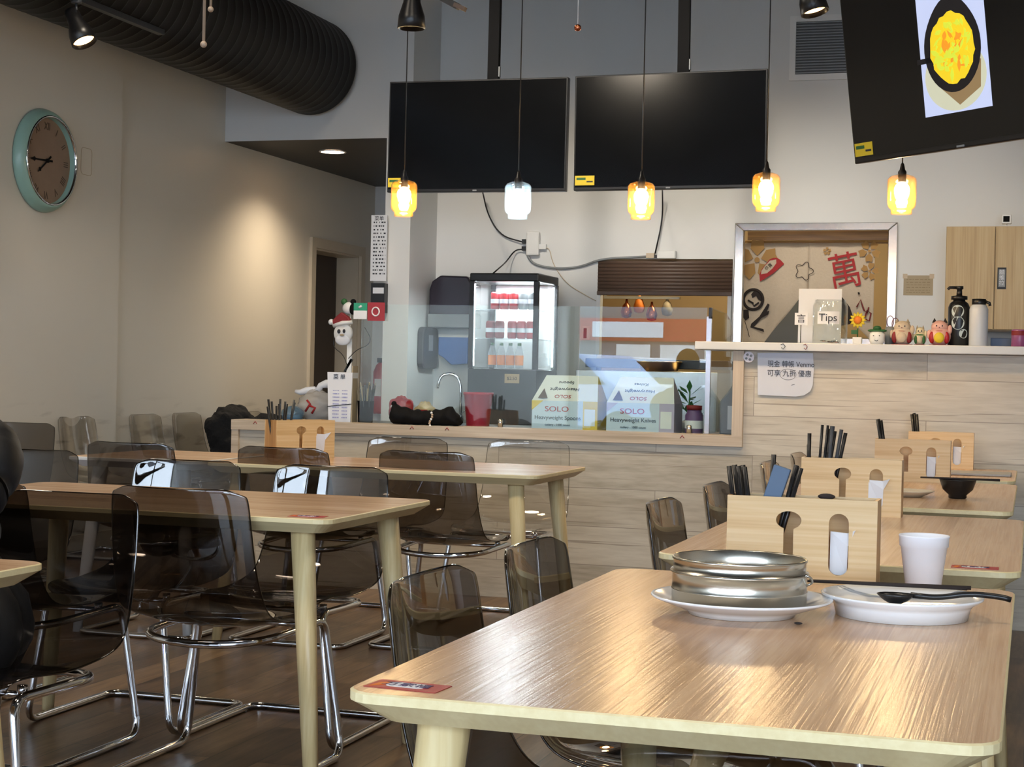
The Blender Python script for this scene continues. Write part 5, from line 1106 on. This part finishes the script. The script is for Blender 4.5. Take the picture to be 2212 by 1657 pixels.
holder((-0.4215, 3.283, 0.74), 0.0, L1, [(-0.118+0.008*k, -0.14, 0.212+0.002*(k % 2), 0.0052, 'black') for k in range(5)]+[(-0.075, 0.05, 0.235, 0.005, 'black'), (-0.070, 0.24, 0.222, 0.0052, 'black'), (-0.064, 0.26, 0.218, 0.0052, 'black')], 1, 1)
o = MB().cbox((0, 0, 0.112), (0.034, 0.016, 0.215), 'bluegrey', T=at(-0.529, 3.276, 0.752, 0, 0, 0.30)); o = o.build('chopstick_sleeve', bevel=0.002); tag(o, 'blue-grey sleeve leaning in the near bamboo holder', 'sleeve')
t = thing('ladle', 'dark curled spoon tip poking out of the near bamboo holder', 'spoon', (-0.385, 3.283, 0.757)); MB().tube([(0, 0, 0), (0.003, 0, 0.145)], 0.004, 'black', 8).build('handle', t); MB().ball((0.006, 0, 0.150), (0.017, 0.010, 0.006), 'darkprint', 12, 8).build('bowl', t)
holder((-0.500, 4.97, 0.74), 0.0, L2, [(-0.13, -0.02, 0.19, 0.004, 'black'), (-0.125, 0.0, 0.225, 0.0058, 'black'), (-0.105, 0.05, 0.25, 0.0045, 'black'), (-0.095, 0.08, 0.25, 0.004, 'black'), (-0.090, 0.10, 0.24, 0.0058, 'black'), (-0.084, 0.13, 0.235, 0.0058, 'black'), (-0.078, 0.07, 0.248, 0.0068, 'darkgrey'), (-0.07, 0.14, 0.24, 0.0058, 'darkgrey'), (-0.066, 0.18, 0.232, 0.0058, 'black'), (-0.10, 0.19, 0.235, 0.005, 'black')], 2, 2)
holder((-0.445, 6.73, 0.74), 0.0, L3, [(-0.10, -0.16, 0.235, 0.008, 'black'), (-0.09, -0.16, 0.23, 0.007, 'black')], 1, 3)
holder((-0.395, 7.86, 0.74), 0.0, L4, [(-0.105, -0.12, 0.235, 0.007, 'black'), (-0.095, -0.12, 0.24, 0.007, 'black'), (-0.088, -0.1, 0.235, 0.007, 'black')], 1, 4)
holder((-3.06, 6.70, 0.74), 0.95, L5, [(-0.125+0.0055*k, -0.16+0.035*k, 0.215+0.010*((k*3) % 4), 0.0055, 'black') for k in range(11)], 2, 5, dd=0.11)

# ================================================================= NEAR TABLE SETTING
def plate(name, label, loc, prof, cat_='plate', mat='whitegloss', grp=None):
    t = MB().lathe(prof, mat, 72, cap=False).build(name, loc=loc); tag(t, label, cat_, grp); return t
plate('dinner_plate', 'round white plate under the steel steamer', (-0.457, 2.775, 0.7405), [(0.0, 0.004), (0.080, 0.004), (0.082, 0.0), (0.088, 0.0), (0.092, 0.006), (0.115, 0.014), (0.147, 0.026), (0.151, 0.029), (0.150, 0.031), (0.145, 0.030), (0.112, 0.019), (0.09, 0.012), (0.0, 0.011)])
t = thing('steamer_basket', 'round worn steel steamer basket sitting on the white plate', 'steamer', (-0.463, 2.785, 0.7525))
MB().lathe([(0.108, 0.0), (0.1125, 0.002), (0.1125, 0.026), (0.1133, 0.027), (0.1133, 0.029), (0.1125, 0.030), (0.1125, 0.054), (0.1155, 0.0555), (0.1160, 0.0575), (0.1150, 0.0595), (0.1105, 0.061), (0.1105, 0.076), (0.1125, 0.0775), (0.1125, 0.0805), (0.1105, 0.082), (0.1085, 0.0805), (0.1085, 0.058), (0.1075, 0.006), (0.0, 0.005)], 'worn_steel', 96, cap=False).build('basket_wall', t)
MB().lathe([(0.0, 0.018), (0.108, 0.018)], 'steel', 48, cap=False).build('perforated_floor', t)
MB().tube(fillet([(0.112, -0.02, 0.06), (0.122, -0.016, 0.055), (0.122, 0.0, 0.045), (0.112, 0.0, 0.04)], 0.006), 0.002, 'steel', 8).build('catch', t)
plate('side_plate', 'oval-looking white deep plate with the black spoon and chopsticks', (-0.203, 2.875, 0.7405), [(0.0, 0.012), (0.10, 0.012), (0.104, 0.0), (0.109, 0.0), (0.113, 0.018), (0.118, 0.024), (0.133, 0.033), (0.134, 0.036), (0.131, 0.037), (0.114, 0.028), (0.09, 0.020), (0.0, 0.018)])
for k, (dz, dx) in enumerate(((0, 0), (0.007, 0.006))):
    tag(MB().tube([(-0.372+dx, 2.935+dz*1.1, 0.7825), (-0.100+dx, 2.962+dz*1.1, 0.7825)], [0.0024, 0.0036], 'darkprint', 8).build('chopstick'), 'dark chopstick lying across the rim of the deep white plate', 'chopstick', 'chopsticks on the deep plate')
t = thing('soup_spoon', 'black melamine soup spoon resting in the deep white plate', 'spoon', (-0.203, 2.85, 0.7405))
vs = []; fs = []; nu, nv = 14, 8
for j in range(nv+1):
    for i in range(nu):
        a = 2*PI*i/nu; r = j/nv; vs.append((-0.008+0.030*r*math.cos(a)*1.0, 0.0+0.021*r*math.sin(a), 0.024+0.016*r*r))
for j in range(nv):
    for i in range(nu): fs.append((j*nu+i, j*nu+(i+1) % nu, (j+1)*nu+(i+1) % nu, (j+1)*nu+i))
b_ = MB().add(vs, fs, 'black', True).build('bowl', t); m_ = b_.modifiers.new('thick', 'SOLIDIFY'); m_.thickness = 0.0022
MB().tube(fillet([(0.016, 0.0, 0.039), (0.06, 0.004, 0.036), (0.11, 0.01, 0.046), (0.16, 0.02, 0.042), (0.176, 0.022, 0.038)], 0.03), 0.0048, 'black', 10).build('handle', t)
for (x, y, c) in ((-0.275, 2.82, 'red'), (-0.245, 2.86, 'orange')):
    tag(MB().ball((0, 0, 0), (0.005, 0.004, 0.002), c, 8, 6).build('food_scrap', loc=(x, y, 0.7612)), 'tiny %s food scrap on the deep white plate' % c, 'food scrap')
t = thing('foam_cup', 'white foam cup behind the deep plate on the near table', 'cup', (-0.192, 3.275, 0.7405))
MB().lathe([(0.0, 0.003), (0.030, 0.003), (0.0315, 0.0), (0.033, 0.001), (0.0435, 0.080), (0.046, 0.081), (0.0468, 0.098), (0.0478, 0.100), (0.0468, 0.102), (0.0445, 0.101), (0.0430, 0.085), (0.031, 0.006), (0.0, 0.006)], 'foam', 56, cap=False).build('cup', t)
def sticker(loc, rz, label, w=0.098, d=0.052):
    t = thing('table_sticker', label, 'sticker', loc, rz)
    MB().box((-w/2, -d/2, 0), (w/2, d/2, 0.0006), 'red').build('base', t)
    MB().prism(rrect(w*0.52, d*0.55, 0.008, c=(-0.002, 0.002)), 0.0006, 0.0009, 'paper').build('panel', t)
    lettering('万家福', 0.022, plain('plum_ink', '#4a3a5a', 0.6), t, (-0.002, 0.002, 0.0011), (0, 0, 0), name='writing', depth=0.0002)
    MB().prism([(-w*0.45, -d*0.4), (-w*0.3, -d*0.1), (-w*0.3, d*0.3), (-w*0.42, d*0.1)], 0.0006, 0.001, 'orange').build('flame_mark', t)
    return t
sticker((-0.737, 1.952, 0.7402), -0.08, 'red sticker with white panel on the corner of the near table')
sticker((-0.11, 3.70, 0.7402), 0.0, 'red sticker on the front edge of the second table')
sticker((-1.83, 4.07, 0.7402), 0.1, 'red sticker on the corner of the left middle table')
tag(MB().ball((0, 0, 0), (0.007, 0.004, 0.002), 'darkprint', 10, 6).build('crumb', loc=(-0.352, 2.70, 0.742)), 'dark food crumb on the near table between the two plates', 'crumb')
# third table: bowl, chopsticks, plate
t = MB().lathe([(0.0, 0.004), (0.026, 0.0), (0.030, 0.002), (0.030, 0.012), (0.05, 0.03), (0.061, 0.062), (0.0615, 0.064), (0.059, 0.063), (0.047, 0.032), (0.0, 0.014)], 'black', 44, cap=False).build('rice_bowl', loc=(-0.237, 5.86, 0.7405)); tag(t, 'black footed bowl on the third table with chopsticks across it', 'bowl')
for k in range(2): tag(MB().tube([(-0.36, 5.84+0.012*k, 0.808), (-0.10, 5.86+0.012*k, 0.807)], [0.0024, 0.0038], 'darkprint', 8).build('chopstick'), 'brown chopstick lying across the black bowl', 'chopstick', 'chopsticks on the black bowl')
plate('shallow_plate', 'shallow cream plate between the second holder and the black bowl', (-0.40, 5.86, 0.7405), [(0.0, 0.003), (0.045, 0.0), (0.05, 0.002), (0.085, 0.018), (0.088, 0.021), (0.084, 0.021), (0.05, 0.009), (0.0, 0.008)], mat=plain('cream_ceramic', '#dfd2b8', 0.2))
tag(MB().box((-0.40, 7.30, 0.7405), (-0.08, 7.50, 0.752), plain('grey_tray', '#9a9a98', 0.35)).build('serving_tray', bevel=0.004), 'flat grey tray on the last table by the wall', 'tray')

# ================================================================= BLACK COAT ON THE CHAIR
t = thing('fur_coat', 'black fluffy coat draped over the chair by the counter end', 'coat', (-5.14, 10.10, 0.03))
bl = MB(); 
for i, (x, y, z, a, b, c) in enumerate(((-0.12, 0.30, 0.66, 0.13, 0.30, 0.17), (0.12, 0.42, 0.62, 0.2, 0.24, 0.15), (0.42, 0.35, 0.66, 0.28, 0.2, 0.12), (-0.05, 0.30, 0.50, 0.16, 0.28, 0.2))):
    blob(bl, (x, y, z), (a, b, c), 'fur', 20+i, 30, 20, 0.10)
o = bl.build('coat_body', t); rm = o.modifiers.new('one_skin', 'REMESH'); rm.mode = 'VOXEL'; rm.voxel_size = 0.022; rm.use_smooth_shade = True
dt = bpy.data.textures.new('fluff', 'CLOUDS'); dt.noise_scale = 0.05; dm = o.modifiers.new('fluff', 'DISPLACE'); dm.texture = dt; dm.strength = 0.05

# ================================================================= PERSON
PX, PY = -2.585, 3.42
pt = thing('person', 'person in a black padded coat seated at the left picture edge', 'person', (PX, PY, 0))
def skin(name, nodes, edges, mat, parent, lv=2, root=0):
    me = bpy.data.meshes.new(name); me.from_pydata([n[:3] for n in nodes], edges, []); me.materials.append(MT[mat])
    o = bpy.data.objects.new(name, me); COL.objects.link(o); o.parent = parent
    s_ = o.modifiers.new('skin', 'SKIN'); s_.use_smooth_shade = True
    for i, n in enumerate(nodes):
        r = n[3] if isinstance(n[3], tuple) else (n[3], n[3]); me.skin_vertices[0].data[i].radius = r; me.skin_vertices[0].data[i].use_root = (i == root)
    s2 = o.modifiers.new('sub', 'SUBSURF'); s2.levels = lv; s2.render_levels = lv
    return o
# body faces -y (towards the camera side), sits with thighs forward; left arm (towards +x) rests on the table
body = [(0, 0.02, 0.56, 0.13), (0, 0.03, 0.72, 0.13), (0, 0.03, 0.88, 0.145), (0, 0.03, 0.96, 0.12), (0, 0.01, 1.04, 0.055), (0, -0.01, 1.11, 0.058), (0, -0.03, 1.21, 0.085), (0, -0.03, 1.285, 0.06),
        (0.17, 0.02, 0.95, 0.062), (0.21, -0.06, 0.84, 0.05), (0.16, -0.25, 0.795, 0.036), (-0.17, 0.02, 0.95, 0.062), (-0.21, -0.06, 0.84, 0.05), (-0.14, -0.26, 0.795, 0.036),
        (0.10, -0.02, 0.53, 0.085), (0.13, -0.40, 0.50, 0.066), (0.14, -0.42, 0.12, 0.042), (0.14, -0.52, 0.05, 0.038), (-0.10, -0.02, 0.53, 0.085), (-0.13, -0.40, 0.50, 0.066), (-0.14, -0.42, 0.12, 0.042), (-0.14, -0.52, 0.05, 0.038)]
be = [(0, 1), (1, 2), (2, 3), (3, 4), (4, 5), (5, 6), (6, 7), (3, 8), (8, 9), (9, 10), (3, 11), (11, 12), (12, 13), (0, 14), (14, 15), (15, 16), (16, 17), (0, 18), (18, 19), (19, 20), (20, 21)]
skin('body', body, be, 'skin', pt)
def hand_(sx, w):
    for k, (dx, l) in enumerate(((-0.026, 0.062), (-0.009, 0.072), (0.009, 0.068), (0.026, 0.055))):
        skin('finger', [(w[0]+dx*0.7, w[1]-0.03, w[2], 0.009), (w[0]+dx, w[1]-0.075, w[2]+0.004, 0.0085), (w[0]+dx*1.05, w[1]-0.075-l*0.55, w[2]-0.006, 0.008), (w[0]+dx*1.05, w[1]-0.075-l, w[2]-0.022, 0.007)], [(0, 1), (1, 2), (2, 3)], 'skin', pt, 1)
    skin('thumb', [(w[0]-sx*0.01, w[1]-0.02, w[2], 0.011), (w[0]-sx*0.042, w[1]-0.05, w[2]-0.004, 0.010), (w[0]-sx*0.05, w[1]-0.085, w[2]-0.01, 0.0085)], [(0, 1), (1, 2)], 'skin', pt, 1)
    MB().ball((w[0], w[1]-0.045, w[2]), (0.036, 0.046, 0.014), 'skin').build('palm', pt)
hand_(1, (0.16, -0.25, 0.785)); hand_(-1, (-0.14, -0.26, 0.785))
# padded coat: torso with quilting rings, sleeves and skirt around the hips
def quilt(path, rad, seams=9, nm='coat', n=28, sx=1.0, sy=1.0):
    """a sleeve or torso of puffy rings along a path"""
    P = [Vector(p) for p in path]; L_ = [0]
    for a, b in zip(P, P[1:]): L_.append(L_[-1]+(b-a).length)
    tot = L_[-1]; st = seams*8; loops = []
    for i in range(st+1):
        d = tot*i/st; k = max(j for j in range(len(L_)) if L_[j] <= d+1e-9); k = min(k, len(P)-2)
        t_ = (d-L_[k])/(L_[k+1]-L_[k]); p = P[k].lerp(P[k+1], t_); r = rad[k]*(1-t_)+rad[k+1]*t_
        a = P[max(k-0, 0)]; dr = (P[k+1]-P[k]).normalized()
        if t_ > 0.5 and k+2 < len(P): dr = dr.lerp((P[k+2]-P[k+1]).normalized(), t_-0.5).normalized()
        elif t_ < 0.5 and k > 0: dr = dr.lerp((P[k]-P[k-1]).normalized(), 0.5-t_).normalized()
        up = Vector((0, 1, 0)) if abs(dr.y) < 0.8 else Vector((0, 0, 1)); u = up.cross(dr).normalized(); v = dr.cross(u)
        puff = r*(0.88+0.12*abs(math.sin(PI*seams*i/st))**0.6)
        loops.append([p+(u*math.cos(2*PI*j/n)*sx+v*math.sin(2*PI*j/n)*sy)*puff*(1+0.015*math.sin(j*3+i*0.7)) for j in range(n)])
    m = MB(); vs = [v for l in loops for v in l]; fs = [(i*n+k, i*n+(k+1) % n, (i+1)*n+(k+1) % n, (i+1)*n+k) for i in range(st) for k in range(n)]
    fs += [tuple(reversed(range(n))), tuple(st*n+k for k in range(n))]
    m.add(vs, fs, 'coat', True); return m
cm = quilt([(0, 0.02, 0.40), (0, 0.03, 0.52), (0, 0.03, 0.72), (0, 0.03, 0.90), (0, 0.025, 0.955), (0, 0.01, 1.03)], [0.20, 0.215, 0.185, 0.19, 0.195, 0.115], 7, sx=1.12, sy=0.85)
cm.build('coat_torso', pt)
quilt([(0.08, 0.02, 0.965), (0.205, 0.0, 0.90), (0.225, -0.06, 0.83), (0.20, -0.16, 0.80), (0.17, -0.24, 0.795)], [0.095, 0.10, 0.08, 0.068, 0.052], 6).build('coat_sleeve', pt)
quilt([(-0.08, 0.02, 0.965), (-0.205, 0.0, 0.90), (-0.225, -0.06, 0.83), (-0.19, -0.16, 0.80), (-0.155, -0.24, 0.795)], [0.095, 0.10, 0.08, 0.068, 0.052], 6).build('coat_sleeve', pt)
quilt([(0.12, 0.06, 0.50), (0.19, -0.08, 0.50), (0.19, -0.22, 0.51)], [0.17, 0.155, 0.125], 3).build('coat_skirt', pt, label='padded lower part of the coat over the thigh')
quilt([(-0.12, 0.06, 0.50), (-0.19, -0.08, 0.50), (-0.19, -0.22, 0.51)], [0.17, 0.155, 0.125], 3).build('coat_skirt', pt)
MB().ball((0, 0.015, 1.24), (0.094, 0.10, 0.11), 'hair', 24, 16).ball((0, 0.05, 1.14), (0.10, 0.07, 0.12), 'hair', 20, 12).build('hair', pt)
MB().tube([(-0.09, 0.0, 1.02), (-0.06, -0.07, 1.04), (0, -0.09, 1.03), (0.06, -0.07, 1.04), (0.09, 0.0, 1.02), (0.07, 0.08, 1.04), (0, 0.11, 1.05), (-0.07, 0.08, 1.04)], 0.04, 'fur', 14, closed=True).build('fur_collar', pt)
fc = MB()
for s_ in (-1, 1): fc.ball((s_*0.032, -0.108, 1.21), (0.011, 0.006, 0.006), 'ink', 10, 8)
fc.ball((0, -0.118, 1.18), (0.011, 0.014, 0.02), 'skin', 10, 8).ball((0, -0.108, 1.145), (0.022, 0.006, 0.006), 'darkred', 12, 8)
for s_ in (-1, 1): fc.ball((s_*0.088, -0.02, 1.19), (0.008, 0.018, 0.028), 'skin', 10, 8)
fc.build('face', pt)
